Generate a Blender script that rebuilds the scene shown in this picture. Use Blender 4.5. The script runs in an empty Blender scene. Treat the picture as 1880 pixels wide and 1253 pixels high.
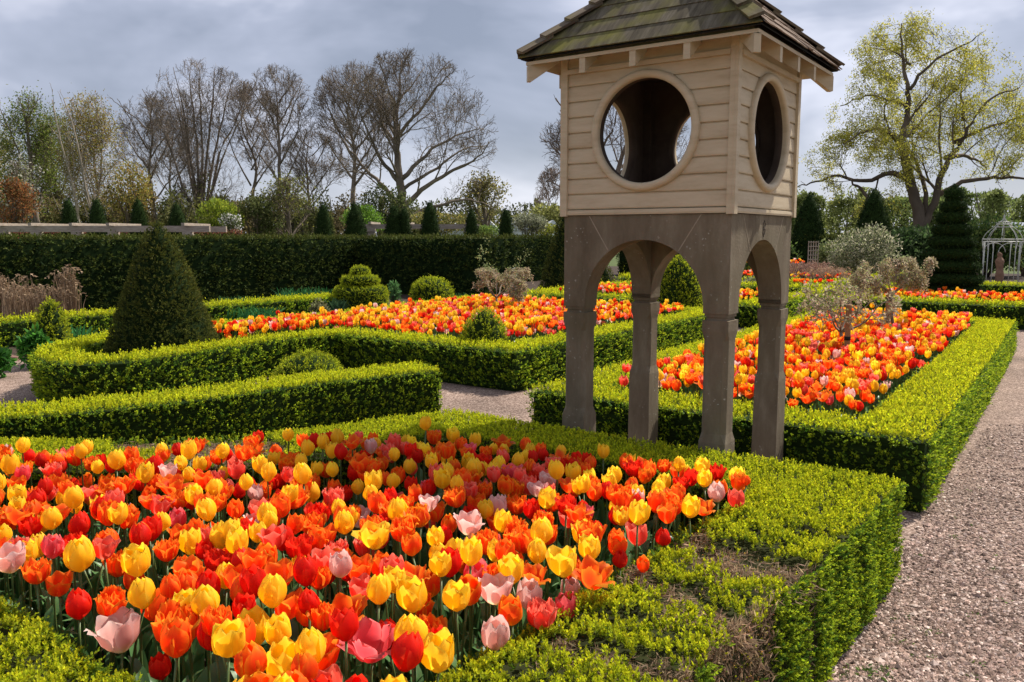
import bpy, math, numpy as np
from mathutils import Vector, Matrix
R = math.radians
rng = np.random.default_rng(7)
scn = bpy.context.scene
COL = scn.collection

# ------------------------------------------------------------------ camera, sky, sun
EYE = 1.6
PITCH = R(7.17)
FPX = 1518.67
cam_d = bpy.data.cameras.new("camera")
cam_d.sensor_width = 36.0
cam_d.lens = FPX / 1880 * 36.0
cam_d.clip_start = 0.05
cam_d.clip_end = 3000
cam = bpy.data.objects.new("camera", cam_d)
cam.location = (0, 0, EYE)
cam.rotation_euler = (R(90) - PITCH, 0, 0)
COL.objects.link(cam)
scn.camera = cam

SUN_AZ = 50.0      # degrees from +Y towards +X
SUN_EL = 50.0
world = bpy.data.worlds.new("World")
scn.world = world
world.use_nodes = True
wn, wl = world.node_tree.nodes, world.node_tree.links
for n in list(wn):
    wn.remove(n)
w_out = wn.new('ShaderNodeOutputWorld')
sky = wn.new('ShaderNodeTexSky')
sky.sky_type = 'NISHITA'
sky.sun_disc = False
sky.sun_elevation = R(SUN_EL)
sky.sun_rotation = R(SUN_AZ)
sky.air_density = 1.0
sky.dust_density = 1.5
bg_sky = wn.new('ShaderNodeBackground')
bg_sky.inputs['Strength'].default_value = 0.11
wl.new(sky.outputs[0], bg_sky.inputs['Color'])
tc = wn.new('ShaderNodeTexCoord')
mp = wn.new('ShaderNodeMapping')
mp.inputs['Scale'].default_value = (1.0, 1.0, 2.3)
mp.inputs['Location'].default_value = (0.62, 0.1, 0.12)
wl.new(tc.outputs['Generated'], mp.inputs['Vector'])
no = wn.new('ShaderNodeTexNoise')
no.inputs['Scale'].default_value = 2.3
no.inputs['Detail'].default_value = 5.0
no.inputs['Roughness'].default_value = 0.54
no.inputs['Distortion'].default_value = 0.25
wl.new(mp.outputs[0], no.inputs['Vector'])
rp = wn.new('ShaderNodeValToRGB')
e = rp.color_ramp.elements
e[0].position = 0.39; e[0].color = (0.235, 0.265, 0.345, 1)
e[1].position = 0.64; e[1].color = (0.72, 0.73, 0.84, 1)
m_ = e.new(0.52); m_.color = (0.375, 0.405, 0.51, 1)
wl.new(no.outputs[0], rp.inputs[0])
# brighter cloud close to the horizon
sx = wn.new('ShaderNodeSeparateXYZ')
wl.new(tc.outputs['Generated'], sx.inputs[0])
mr = wn.new('ShaderNodeMapRange')
mr.inputs['From Min'].default_value = 0.0
mr.inputs['From Max'].default_value = 0.12
mr.inputs['To Min'].default_value = 0.55
mr.inputs['To Max'].default_value = 0.0
wl.new(sx.outputs['Z'], mr.inputs['Value'])
mx = wn.new('ShaderNodeMix')
mx.data_type = 'RGBA'
wl.new(mr.outputs[0], mx.inputs[0])
wl.new(rp.outputs[0], mx.inputs[6])
mx.inputs[7].default_value = (0.72, 0.76, 0.84, 1)
bg_cl = wn.new('ShaderNodeBackground')
bg_cl.inputs['Strength'].default_value = 1.0
wl.new(mx.outputs[2], bg_cl.inputs['Color'])
ms = wn.new('ShaderNodeMixShader')
ms.inputs[0].default_value = 0.85
wl.new(bg_sky.outputs[0], ms.inputs[1])
wl.new(bg_cl.outputs[0], ms.inputs[2])
wl.new(ms.outputs[0], w_out.inputs['Surface'])

sun_d = bpy.data.lights.new("sun", 'SUN')
sun_d.energy = 5.0
sun_d.angle = R(0.55)
sun_d.color = (1.0, 0.94, 0.84)
sun = bpy.data.objects.new("sun", sun_d)
sd = Vector((math.sin(R(SUN_AZ)) * math.cos(R(SUN_EL)), math.cos(R(SUN_AZ)) * math.cos(R(SUN_EL)), math.sin(R(SUN_EL))))
sun.rotation_euler = sd.to_track_quat('Z', 'Y').to_euler()
COL.objects.link(sun)

scn.view_settings.view_transform = 'Standard'
scn.view_settings.look = 'None'
scn.view_settings.exposure = 0.36
scn.view_settings.gamma = 1.0
scn.render.resolution_x = 1024
scn.render.resolution_y = 682
scn.render.engine = 'CYCLES'
scn.cycles.max_bounces = 6
scn.cycles.diffuse_bounces = 3
scn.cycles.transmission_bounces = 3
scn.cycles.transparent_max_bounces = 4

# ------------------------------------------------------------------ frames of reference
TH = R(-36.0)
EU = np.array([math.cos(TH), math.sin(TH)])
EV = np.array([-math.sin(TH), math.cos(TH)])

def uv(u, v, z=0.0):
    p = EU * u + EV * v
    return np.array([p[0], p[1], z])

def UV(P):
    """columns u, v, z -> world"""
    P = np.asarray(P, float)
    return np.stack([P[..., 0] * EU[0] + P[..., 1] * EV[0], P[..., 0] * EU[1] + P[..., 1] * EV[1], P[..., 2]], -1)

def at(px, py, Y):
    """photograph pixel seen at ground distance Y -> world x, z"""
    X = (px - 940) / FPX
    V = -(py - 626.5) / FPX
    dy = math.cos(PITCH) + V * math.sin(PITCH)
    dz = -math.sin(PITCH) + V * math.cos(PITCH)
    t = Y / dy
    return X * t, EYE + dz * t

def onz(px, py, z):
    X = (px - 940) / FPX
    V = -(py - 626.5) / FPX
    dy = math.cos(PITCH) + V * math.sin(PITCH)
    dz = -math.sin(PITCH) + V * math.cos(PITCH)
    t = (z - EYE) / dz
    return X * t, dy * t

# ------------------------------------------------------------------ tags
def tag(o, label=None, cat=None, group=None, kind=None):
    if label: o['label'] = label
    if cat: o['category'] = cat
    if group: o['group'] = group
    if kind: o['kind'] = kind
    return o

def empty(name, loc=(0, 0, 0), rz=0.0):
    o = bpy.data.objects.new(name, None)
    o.location = tuple(float(c) for c in loc)
    o.rotation_euler = (0, 0, rz)
    o.empty_display_size = 0.1
    COL.objects.link(o)
    return o

# ------------------------------------------------------------------ materials
def nmat(name):
    m = bpy.data.materials.new(name)
    m.use_nodes = True
    nt = m.node_tree
    b = nt.nodes['Principled BSDF']
    return m, nt.nodes, nt.links, b

def col_mat(name, transl=0.3, rough=0.55, spec=0.3, noise=0.0, nscale=30.0, tsat=1.0, tval=1.0):
    m, n, l, b = nmat(name)
    a = n.new('ShaderNodeAttribute'); a.attribute_name = 'Col'
    src = a.outputs['Color']
    if noise > 0:
        t = n.new('ShaderNodeTexNoise'); t.inputs['Scale'].default_value = nscale; t.inputs['Detail'].default_value = 4
        mr = n.new('ShaderNodeMapRange'); mr.inputs['To Min'].default_value = 1 - noise; mr.inputs['To Max'].default_value = 1 + noise
        mr.inputs['From Min'].default_value = 0.3; mr.inputs['From Max'].default_value = 0.7
        l.new(t.outputs[0], mr.inputs['Value'])
        mu = n.new('ShaderNodeVectorMath'); mu.operation = 'SCALE'
        l.new(src, mu.inputs[0]); l.new(mr.outputs[0], mu.inputs['Scale'])
        src = mu.outputs[0]
    l.new(src, b.inputs['Base Color'])
    b.inputs['Roughness'].default_value = rough
    b.inputs['Specular IOR Level'].default_value = spec
    if transl > 0:
        tr = n.new('ShaderNodeBsdfTranslucent')
        if tsat != 1 or tval != 1:
            h = n.new('ShaderNodeHueSaturation'); h.inputs['Saturation'].default_value = tsat; h.inputs['Value'].default_value = tval
            l.new(src, h.inputs['Color']); l.new(h.outputs[0], tr.inputs['Color'])
        else:
            l.new(src, tr.inputs['Color'])
        mix = n.new('ShaderNodeMixShader'); mix.inputs[0].default_value = transl
        l.new(b.outputs[0], mix.inputs[1]); l.new(tr.outputs[0], mix.inputs[2])
        l.new(mix.outputs[0], n['Material Output'].inputs['Surface'])
    return m

M = {}
M['leaf'] = col_mat('box leaf', 0.42, 0.6, 0.12, tval=1.25)
M['yew'] = col_mat('yew foliage', 0.22, 0.65, 0.1)
M['petal'] = col_mat('tulip petal', 0.55, 0.5, 0.15, tsat=1.0, tval=1.28)
M['blade'] = col_mat('tulip leaf', 0.25, 0.4, 0.4)
M['bark'] = col_mat('bark', 0.0, 0.9, 0.1, noise=0.35, nscale=9)
M['dry'] = col_mat('dry grass', 0.25, 0.8, 0.1)
M['core'] = col_mat('hedge interior', 0.0, 0.9, 0.05, noise=0.5, nscale=45)

def ramp_mat(name, scale, stops, rough=0.85, bump=0.0, bscale=None, detail=6, stretch=None, spec=0.2, coord='Object', dist=0.0):
    m, n, l, b = nmat(name)
    tc = n.new('ShaderNodeTexCoord')
    vec = tc.outputs[coord]
    if stretch:
        mp = n.new('ShaderNodeMapping'); mp.inputs['Scale'].default_value = stretch
        l.new(vec, mp.inputs['Vector']); vec = mp.outputs[0]
    t = n.new('ShaderNodeTexNoise'); t.inputs['Scale'].default_value = scale; t.inputs['Detail'].default_value = detail
    t.inputs['Roughness'].default_value = 0.62; t.inputs['Distortion'].default_value = dist
    l.new(vec, t.inputs['Vector'])
    r = n.new('ShaderNodeValToRGB')
    el = r.color_ramp.elements
    el[0].position, el[0].color = stops[0][0], (*stops[0][1], 1)
    el[1].position, el[1].color = stops[-1][0], (*stops[-1][1], 1)
    for p, c in stops[1:-1]:
        q = el.new(p); q.color = (*c, 1)
    l.new(t.outputs[0], r.inputs[0])
    l.new(r.outputs[0], b.inputs['Base Color'])
    b.inputs['Roughness'].default_value = rough
    b.inputs['Specular IOR Level'].default_value = spec
    if bump:
        t2 = n.new('ShaderNodeTexNoise'); t2.inputs['Scale'].default_value = bscale or scale * 4; t2.inputs['Detail'].default_value = 5
        l.new(vec, t2.inputs['Vector'])
        bp = n.new('ShaderNodeBump'); bp.inputs['Strength'].default_value = bump; bp.inputs['Distance'].default_value = 0.01
        l.new(t2.outputs[0], bp.inputs['Height']); l.new(bp.outputs[0], b.inputs['Normal'])
    m['ramp'] = r.name
    return m

def stone_mat():
    m, n, l, b = nmat('weathered stone')
    tc = n.new('ShaderNodeTexCoord')
    t = n.new('ShaderNodeTexNoise'); t.inputs['Scale'].default_value = 5; t.inputs['Detail'].default_value = 9; t.inputs['Roughness'].default_value = 0.7
    mps = n.new('ShaderNodeMapping'); mps.inputs['Scale'].default_value = (1, 1, .3); l.new(tc.outputs['Object'], mps.inputs['Vector']); l.new(mps.outputs[0], t.inputs['Vector'])
    r = n.new('ShaderNodeValToRGB'); el = r.color_ramp.elements
    el[0].position = 0.32; el[0].color = (0.12, 0.090, 0.058, 1)
    el[1].position = 0.72; el[1].color = (0.29, 0.245, 0.178, 1)
    q = el.new(0.52); q.color = (0.185, 0.148, 0.100, 1)
    l.new(t.outputs[0], r.inputs[0])
    # lichen flecks
    v = n.new('ShaderNodeTexVoronoi'); v.inputs['Scale'].default_value = 38
    nz = n.new('ShaderNodeTexNoise'); nz.inputs['Scale'].default_value = 60
    l.new(tc.outputs['Object'], nz.inputs['Vector'])
    ad = n.new('ShaderNodeVectorMath'); ad.operation = 'MULTIPLY_ADD'
    ad.inputs[1].default_value = (0.02, 0.02, 0.02)
    l.new(nz.outputs['Color'], ad.inputs[0]); l.new(tc.outputs['Object'], ad.inputs[2])
    l.new(ad.outputs[0], v.inputs['Vector'])
    fr = n.new('ShaderNodeMapRange'); fr.inputs['From Min'].default_value = 0.10; fr.inputs['From Max'].default_value = 0.22
    fr.inputs['To Min'].default_value = 1; fr.inputs['To Max'].default_value = 0
    l.new(v.outputs['Distance'], fr.inputs['Value'])
    n2 = n.new('ShaderNodeTexNoise'); n2.inputs['Scale'].default_value = 6; l.new(tc.outputs['Object'], n2.inputs['Vector'])
    f2 = n.new('ShaderNodeMapRange'); f2.inputs['From Min'].default_value = 0.52; f2.inputs['From Max'].default_value = 0.64
    l.new(n2.outputs[0], f2.inputs['Value'])
    mu = n.new('ShaderNodeMath'); mu.operation = 'MULTIPLY'; l.new(fr.outputs[0], mu.inputs[0]); l.new(f2.outputs[0], mu.inputs[1])
    mu2 = n.new('ShaderNodeMath'); mu2.operation = 'MULTIPLY'; mu2.inputs[1].default_value = 0.6; l.new(mu.outputs[0], mu2.inputs[0])
    mx = n.new('ShaderNodeMix'); mx.data_type = 'RGBA'
    l.new(mu2.outputs[0], mx.inputs[0]); l.new(r.outputs[0], mx.inputs[6]); mx.inputs[7].default_value = (0.50, 0.49, 0.42, 1)
    # green algae on the lower and wetter patches
    n3 = n.new('ShaderNodeTexNoise'); n3.inputs['Scale'].default_value = 1.7; l.new(tc.outputs['Object'], n3.inputs['Vector'])
    f3 = n.new('ShaderNodeMapRange'); f3.inputs['From Min'].default_value = 0.52; f3.inputs['From Max'].default_value = 0.75; f3.inputs['To Max'].default_value = 0.45
    l.new(n3.outputs[0], f3.inputs['Value'])
    mx2 = n.new('ShaderNodeMix'); mx2.data_type = 'RGBA'
    l.new(f3.outputs[0], mx2.inputs[0]); l.new(mx.outputs[2], mx2.inputs[6]); mx2.inputs[7].default_value = (0.11, 0.105, 0.05, 1)
    l.new(mx2.outputs[2], b.inputs['Base Color'])
    b.inputs['Roughness'].default_value = 0.9
    b.inputs['Specular IOR Level'].default_value = 0.2
    bp = n.new('ShaderNodeBump'); bp.inputs['Strength'].default_value = 0.5; bp.inputs['Distance'].default_value = 0.004
    t4 = n.new('ShaderNodeTexNoise'); t4.inputs['Scale'].default_value = 70; t4.inputs['Detail'].default_value = 6
    l.new(tc.outputs['Object'], t4.inputs['Vector'])
    l.new(t4.outputs[0], bp.inputs['Height']); l.new(bp.outputs[0], b.inputs['Normal'])
    return m
M['stone'] = stone_mat()
M['mortar'] = ramp_mat('pale mortar', 40, [(0.3, (0.26, 0.21, 0.15)), (0.7, (0.36, 0.30, 0.22))])
M['carve'] = ramp_mat('carved groove', 40, [(0.3, (0.05, 0.04, 0.03)), (0.7, (0.09, 0.07, 0.05))])
M['paint'] = ramp_mat('cream paint', 5, [(0.25, (0.43, 0.33, 0.205)), (0.5, (0.53, 0.425, 0.28)), (0.8, (0.60, 0.495, 0.34))], rough=0.55, bump=0.15, bscale=60, stretch=(1, 1, 5), spec=0.35)
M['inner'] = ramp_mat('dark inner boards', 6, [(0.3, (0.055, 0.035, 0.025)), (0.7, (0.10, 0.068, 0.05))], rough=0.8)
M['dark'] = ramp_mat('black edge', 20, [(0.3, (0.012, 0.011, 0.01)), (0.7, (0.03, 0.028, 0.024))])
M['timber'] = ramp_mat('grey timber', 4, [(0.3, (0.26, 0.205, 0.16)), (0.6, (0.42, 0.35, 0.28)), (0.8, (0.50, 0.43, 0.36))], rough=0.85, bump=0.3, bscale=30, stretch=(1, 1, 6))
M['stake'] = ramp_mat('stake wood', 8, [(0.3, (0.27, 0.14, 0.065)), (0.7, (0.38, 0.21, 0.11))], rough=0.8, bump=0.3, bscale=60, stretch=(3, 3, .6))
M['rubber'] = ramp_mat('black strap', 20, [(0.3, (0.01, 0.01, 0.01)), (0.7, (0.02, 0.02, 0.02))])
M['white_metal'] = ramp_mat('pale metal', 20, [(0.3, (0.42, 0.42, 0.38)), (0.7, (0.55, 0.55, 0.5))], rough=0.5)
M['carved_wood'] = ramp_mat('carved wood', 6, [(0.3, (0.17, 0.09, 0.055)), (0.7, (0.30, 0.18, 0.12))], rough=0.8, bump=0.6, bscale=14)
M['urn'] = ramp_mat('pale stone', 12, [(0.3, (0.3, 0.28, 0.25)), (0.7, (0.5, 0.48, 0.44))])
M['glass_roof'] = ramp_mat('whitened greenhouse glass', 2, [(0.3, (0.55, 0.58, 0.62)), (0.7, (0.8, 0.82, 0.85))], rough=0.3)
M['soil'] = ramp_mat('bed soil', 9, [(0.3, (0.030, 0.020, 0.014)), (0.7, (0.075, 0.050, 0.036))], rough=0.95, bump=1.0, bscale=60)
M['grass'] = ramp_mat('rough grass', 0.5, [(0.3, (0.045, 0.07, 0.018)), (0.7, (0.10, 0.13, 0.035))], rough=0.95)
M['brick_edge'] = ramp_mat('brick edging', 9, [(0.3, (0.16, 0.08, 0.06)), (0.7, (0.26, 0.15, 0.12))], rough=0.9)

def shingle_mat():
    m, n, l, b = nmat('mossy wood shingle')
    a = n.new('ShaderNodeUVMap')
    mp = n.new('ShaderNodeMapping'); mp.inputs['Scale'].default_value = (13, 1.6, 1); mp.inputs['Rotation'].default_value = (0, 0, 0.0)
    l.new(a.outputs[0], mp.inputs['Vector'])
    t = n.new('ShaderNodeTexNoise'); t.inputs['Scale'].default_value = 1.6; t.inputs['Detail'].default_value = 7; t.inputs['Roughness'].default_value = 0.7
    l.new(mp.outputs[0], t.inputs['Vector'])
    r = n.new('ShaderNodeValToRGB'); el = r.color_ramp.elements
    el[0].position = 0.33; el[0].color = (0.055, 0.043, 0.030, 1)
    el[1].position = 0.72; el[1].color = (0.20, 0.168, 0.125, 1)
    q = el.new(0.52); q.color = (0.115, 0.094, 0.062, 1)
    l.new(t.outputs[0], r.inputs[0])
    t2 = n.new('ShaderNodeTexNoise'); t2.inputs['Scale'].default_value = 5.0; t2.inputs['Detail'].default_value = 4
    mp2 = n.new('ShaderNodeMapping'); mp2.inputs['Scale'].default_value = (1.1, 0.8, 1)
    l.new(a.outputs[0], mp2.inputs['Vector']); l.new(mp2.outputs[0], t2.inputs['Vector'])
    f = n.new('ShaderNodeMapRange'); f.inputs['From Min'].default_value = 0.45; f.inputs['From Max'].default_value = 0.66; f.inputs['To Max'].default_value = 0.8
    l.new(t2.outputs[0], f.inputs['Value'])
    mr = n.new('ShaderNodeMath'); mr.operation = 'MULTIPLY'
    l.new(f.outputs[0], mr.inputs[0]); l.new(t.outputs[0], mr.inputs[1])
    mu = n.new('ShaderNodeMath'); mu.operation = 'MULTIPLY'; mu.inputs[1].default_value = 1.7; l.new(mr.outputs[0], mu.inputs[0])
    # the attribute says how mossy this slope is
    at_ = n.new('ShaderNodeAttribute'); at_.attribute_name = 'Col'
    sp = n.new('ShaderNodeSeparateColor'); l.new(at_.outputs['Color'], sp.inputs[0])
    mu2 = n.new('ShaderNodeMath'); mu2.operation = 'MULTIPLY'; l.new(mu.outputs[0], mu2.inputs[0]); l.new(sp.outputs[0], mu2.inputs[1])
    mx = n.new('ShaderNodeMix'); mx.data_type = 'RGBA'
    l.new(mu2.outputs[0], mx.inputs[0]); l.new(r.outputs[0], mx.inputs[6]); mx.inputs[7].default_value = (0.19, 0.175, 0.028, 1)
    # dry, grey slopes keep a pinkish silver wood colour
    mx2 = n.new('ShaderNodeMix'); mx2.data_type = 'RGBA'
    l.new(sp.outputs[1], mx2.inputs[0]); l.new(mx.outputs[2], mx2.inputs[6])
    r2 = n.new('ShaderNodeValToRGB'); e2 = r2.color_ramp.elements
    e2[0].position = 0.3; e2[0].color = (0.12, 0.08, 0.06, 1); e2[1].position = 0.7; e2[1].color = (0.33, 0.25, 0.20, 1)
    l.new(t.outputs[0], r2.inputs[0]); l.new(r2.outputs[0], mx2.inputs[7])
    l.new(mx2.outputs[2], b.inputs['Base Color'])
    b.inputs['Roughness'].default_value = 0.97; b.inputs['Specular IOR Level'].default_value = 0.1
    bp = n.new('ShaderNodeBump'); bp.inputs['Strength'].default_value = 0.6; bp.inputs['Distance'].default_value = 0.004
    l.new(t.outputs[0], bp.inputs['Height']); l.new(bp.outputs[0], b.inputs['Normal'])
    return m
M['shingle'] = shingle_mat()

def gravel_mat():
    m, n, l, b = nmat('gravel')
    tc = n.new('ShaderNodeTexCoord')
    v = n.new('ShaderNodeTexVoronoi'); v.inputs['Scale'].default_value = 95
    l.new(tc.outputs['Object'], v.inputs['Vector'])
    r = n.new('ShaderNodeValToRGB'); el = r.color_ramp.elements
    el[0].position = 0.0; el[0].color = (0.115, 0.072, 0.054, 1)
    el[1].position = 1.0; el[1].color = (0.60, 0.45, 0.37, 1)
    q = el.new(0.45); q.color = (0.26, 0.178, 0.138, 1)
    q = el.new(0.8); q.color = (0.38, 0.275, 0.22, 1)
    sp = n.new('ShaderNodeSeparateColor'); l.new(v.outputs['Color'], sp.inputs[0]); l.new(sp.outputs[0], r.inputs[0])
    t = n.new('ShaderNodeTexNoise'); t.inputs['Scale'].default_value = 1.1; t.inputs['Detail'].default_value = 6; t.inputs['Roughness'].default_value = 0.7
    l.new(tc.outputs['Object'], t.inputs['Vector'])
    mr = n.new('ShaderNodeMapRange'); mr.inputs['From Min'].default_value = 0.3; mr.inputs['From Max'].default_value = 0.7; mr.inputs['To Min'].default_value = 0.58; mr.inputs['To Max'].default_value = 1.18
    l.new(t.outputs[0], mr.inputs['Value'])
    sc = n.new('ShaderNodeVectorMath'); sc.operation = 'SCALE'; l.new(r.outputs[0], sc.inputs[0]); l.new(mr.outputs[0], sc.inputs['Scale'])
    l.new(sc.outputs[0], b.inputs['Base Color'])
    b.inputs['Roughness'].default_value = 0.9; b.inputs['Specular IOR Level'].default_value = 0.2
    bp = n.new('ShaderNodeBump'); bp.inputs['Strength'].default_value = 0.8; bp.inputs['Distance'].default_value = 0.006
    iv = n.new('ShaderNodeMath'); iv.operation = 'MULTIPLY'; iv.inputs[1].default_value = -1
    l.new(v.outputs['Distance'], iv.inputs[0]); l.new(iv.outputs[0], bp.inputs['Height']); l.new(bp.outputs[0], b.inputs['Normal'])
    return m
M['gravel'] = gravel_mat()

# ------------------------------------------------------------------ mesh collector (numpy)
class MB:
    def __init__(s):
        s.V = []; s.C = []; s.F = []; s.n = 0; s.U = []; s.hasuv = False
    def add(s, verts, faces, col=(0.5, 0.5, 0.5), mat=0, smooth=False, uvs=None):
        verts = np.asarray(verts, float).reshape(-1, 3)
        faces = np.asarray(faces, int)
        col = np.asarray(col, float)
        if col.ndim == 1: col = np.tile(col[:3], (len(verts), 1))
        s.V.append(verts); s.C.append(col)
        s.F.append((faces + s.n, mat, smooth))
        if uvs is not None: s.hasuv = True; s.U.append(np.asarray(uvs, float))
        else: s.U.append(np.zeros((len(verts), 2)))
        s.n += len(verts)
    def build(s, name, mats, parent=None, local=None):
        me = bpy.data.meshes.new(name)
        V = np.concatenate(s.V); C = np.concatenate(s.C)
        if local is not None:
            V = V - np.asarray(local, float)
        nf = sum(len(f) for f, _, _ in s.F)
        loops = np.concatenate([f.ravel() for f, _, _ in s.F])
        cnt = np.concatenate([np.full(len(f), f.shape[1]) for f, _, _ in s.F])
        st = np.concatenate([[0], np.cumsum(cnt)[:-1]])
        mi = np.concatenate([np.full(len(f), m) for f, m, _ in s.F])
        sm = np.concatenate([np.full(len(f), q) for f, _, q in s.F])
        me.vertices.add(len(V)); me.vertices.foreach_set('co', V.astype(np.float32).ravel())
        me.loops.add(len(loops)); me.loops.foreach_set('vertex_index', loops.astype(np.int32))
        me.polygons.add(nf)
        me.polygons.foreach_set('loop_start', st.astype(np.int32))
        me.polygons.foreach_set('loop_total', cnt.astype(np.int32))
        me.polygons.foreach_set('material_index', mi.astype(np.int32))
        me.polygons.foreach_set('use_smooth', sm.astype(bool))
        a = me.color_attributes.new('Col', 'FLOAT_COLOR', 'POINT')
        a.data.foreach_set('color', np.c_[np.clip(C, 0, 1), np.ones(len(C))].astype(np.float32).ravel())
        if s.hasuv:
            u = me.uv_layers.new(name='UVMap')
            U = np.concatenate(s.U)[loops]
            u.data.foreach_set('uv', U.astype(np.float32).ravel())
        me.update(calc_edges=True)
        for m in (mats if isinstance(mats, (list, tuple)) else [mats]): me.materials.append(m)
        o = bpy.data.objects.new(name, me)
        COL.objects.link(o)
        if parent is not None: o.parent = parent
        return o
    # ---- shapes
    def box(s, x0, x1, y0, y1, z0, z1, col=(.5, .5, .5), mat=0, f=None):
        v = np.array([[x, y, z] for z in (z0, z1) for y in (y0, y1) for x in (x0, x1)], float)
        if f is not None: v = np.array([f(p) for p in v])
        s.add(v, [[0, 2, 3, 1], [4, 5, 7, 6], [0, 1, 5, 4], [2, 6, 7, 3], [0, 4, 6, 2], [1, 3, 7, 5]], col, mat)
    def tube(s, pts, rad, col=(.3, .25, .2), sides=6, mat=0, cap=True, smooth=True):
        pts = np.asarray(pts, float); n = len(pts)
        rad = np.broadcast_to(np.asarray(rad, float), (n,))
        t = np.gradient(pts, axis=0); t /= np.linalg.norm(t, axis=1)[:, None] + 1e-9
        ref = np.where(np.abs(t[:, 2:3]) > 0.9, np.array([[1., 0, 0]]), np.array([[0, 0, 1.]]))
        a = np.cross(t, ref); a /= np.linalg.norm(a, axis=1)[:, None] + 1e-9
        b = np.cross(t, a)
        ang = np.arange(sides) / sides * 2 * np.pi
        ring = pts[:, None] + rad[:, None, None] * (np.cos(ang)[None, :, None] * a[:, None] + np.sin(ang)[None, :, None] * b[:, None])
        i = np.arange(n - 1)[:, None] * sides; j = np.arange(sides)[None]
        k = (j + 1) % sides
        F = np.stack([i + j, i + k, i + sides + k, i + sides + j], -1).reshape(-1, 4)
        s.add(ring.reshape(-1, 3), F, col, mat, smooth)
        if cap and sides >= 3:
            off = s.n - n * sides
            if sides == 4 or sides == 3:
                s.F.append((np.array([[off + q for q in range(sides)][::-1]]), mat, False))
                s.F.append((np.array([[off + (n - 1) * sides + q for q in range(sides)]]), mat, False))
            else:
                s.F.append((np.array([[off + q for q in range(sides)][::-1]]), mat, False))
                s.F.append((np.array([[off + (n - 1) * sides + q for q in range(sides)]]), mat, False))
    def grid(s, P, col=(.5, .5, .5), mat=0, smooth=True, closed_u=False, uvs=None):
        """P (a,b,3)"""
        a, b = P.shape[:2]
        i = np.arange(a - 1)[:, None] * b
        j = np.arange(b if closed_u else b - 1)[None]
        k = (j + 1) % b
        F = np.stack([i + j, i + k, i + b + k, i + b + j], -1).reshape(-1, 4)
        s.add(P.reshape(-1, 3), F, col if np.ndim(col) == 1 else np.asarray(col).reshape(-1, 3), mat, smooth, uvs)
    def lathe(s, prof, centre, col=(.5, .5, .5), sides=20, mat=0, sx=1, sy=1, jit=0):
        prof = np.asarray(prof, float); ang = np.arange(sides) / sides * 2 * np.pi
        r = prof[:, 0][:, None]
        if jit: r = r * (1 + rng.normal(0, jit, (len(prof), sides)))
        P = np.stack([centre[0] + r * np.cos(ang)[None] * sx, centre[1] + r * np.sin(ang)[None] * sy, np.broadcast_to(prof[:, 1][:, None] + centre[2], (len(prof), sides))], -1)
        s.grid(P, col, mat, True, True)

def unit(a):
    return a / (np.linalg.norm(a, axis=-1, keepdims=True) + 1e-9)

def cards(mb, P, D, L, W, col, mat=0, fold=0.0, S=None, g=None):
    """one leaf-shaped quad per row: base P, direction D, length L, width W"""
    g = g or rng
    n = len(P)
    if n == 0: return
    D = unit(D)
    if S is None:
        S = g.normal(size=(n, 3))
    S = unit(np.cross(D, S))
    N = np.cross(D, S)
    L = np.broadcast_to(np.asarray(L, float), (n,))[:, None]
    W = np.broadcast_to(np.asarray(W, float), (n,))[:, None]
    mid = P + D * L * 0.52 - N * L * fold
    V = np.stack([P, mid + S * W * 0.5, P + D * L, mid - S * W * 0.5], 1)
    F = np.arange(n * 4).reshape(n, 4)
    col = np.asarray(col, float)
    if col.ndim == 1: col = np.tile(col, (n, 1))
    mb.add(V.reshape(-1, 3), F, np.repeat(col, 4, 0), mat)

def jitcol(base, n, v=0.2, h=0.06):
    c = np.tile(np.asarray(base, float), (n, 1))
    c *= np.exp(rng.normal(0, v, (n, 1)))
    c *= np.exp(rng.normal(0, h, (n, 3)))
    return c

# sprigs: short shoots with leaves -------------------------------------------------
def sprigs(mb, P, N, sp, nleaf=7, young=(0.56, 0.575, 0.018), old=(0.07, 0.13, 0.012), yf=0.8, upb=0.6, Lk=1.5, lk=0.8, wk=0.47, mat=0, hv=0.35):
    """P surface points, N normals; yf fraction of young colour at the tips"""
    n = len(P)
    G = unit(N + np.array([0, 0, upb]) + rng.normal(0, 0.28, (n, 3)))
    Ls = sp * Lk * np.exp(rng.normal(0, hv, n))
    yb = np.clip(yf + rng.normal(0, 0.22 if yf > .6 else .38, n), 0, 1)
    for k in range(nleaf):
        t = (k + 0.6) / nleaf
        ph = rng.uniform(0, 2 * np.pi, n)
        a = unit(np.cross(G, rng.normal(size=(n, 3))))
        base = P + G * (Ls * (t * 1.15 - 0.45))[:, None]
        D = G * (0.45 + 0.6 * t) + a * (1.0 - 0.45 * t)
        ll = sp * lk * rng.uniform(0.75, 1.25, n) * (1.05 - 0.25 * t)
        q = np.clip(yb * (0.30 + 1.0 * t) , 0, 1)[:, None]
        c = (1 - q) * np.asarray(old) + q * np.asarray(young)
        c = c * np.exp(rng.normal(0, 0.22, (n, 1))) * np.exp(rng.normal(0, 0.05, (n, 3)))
        cards(mb, base, D, ll, ll * wk / lk * 1.0, c, mat, 0.06)

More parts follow.
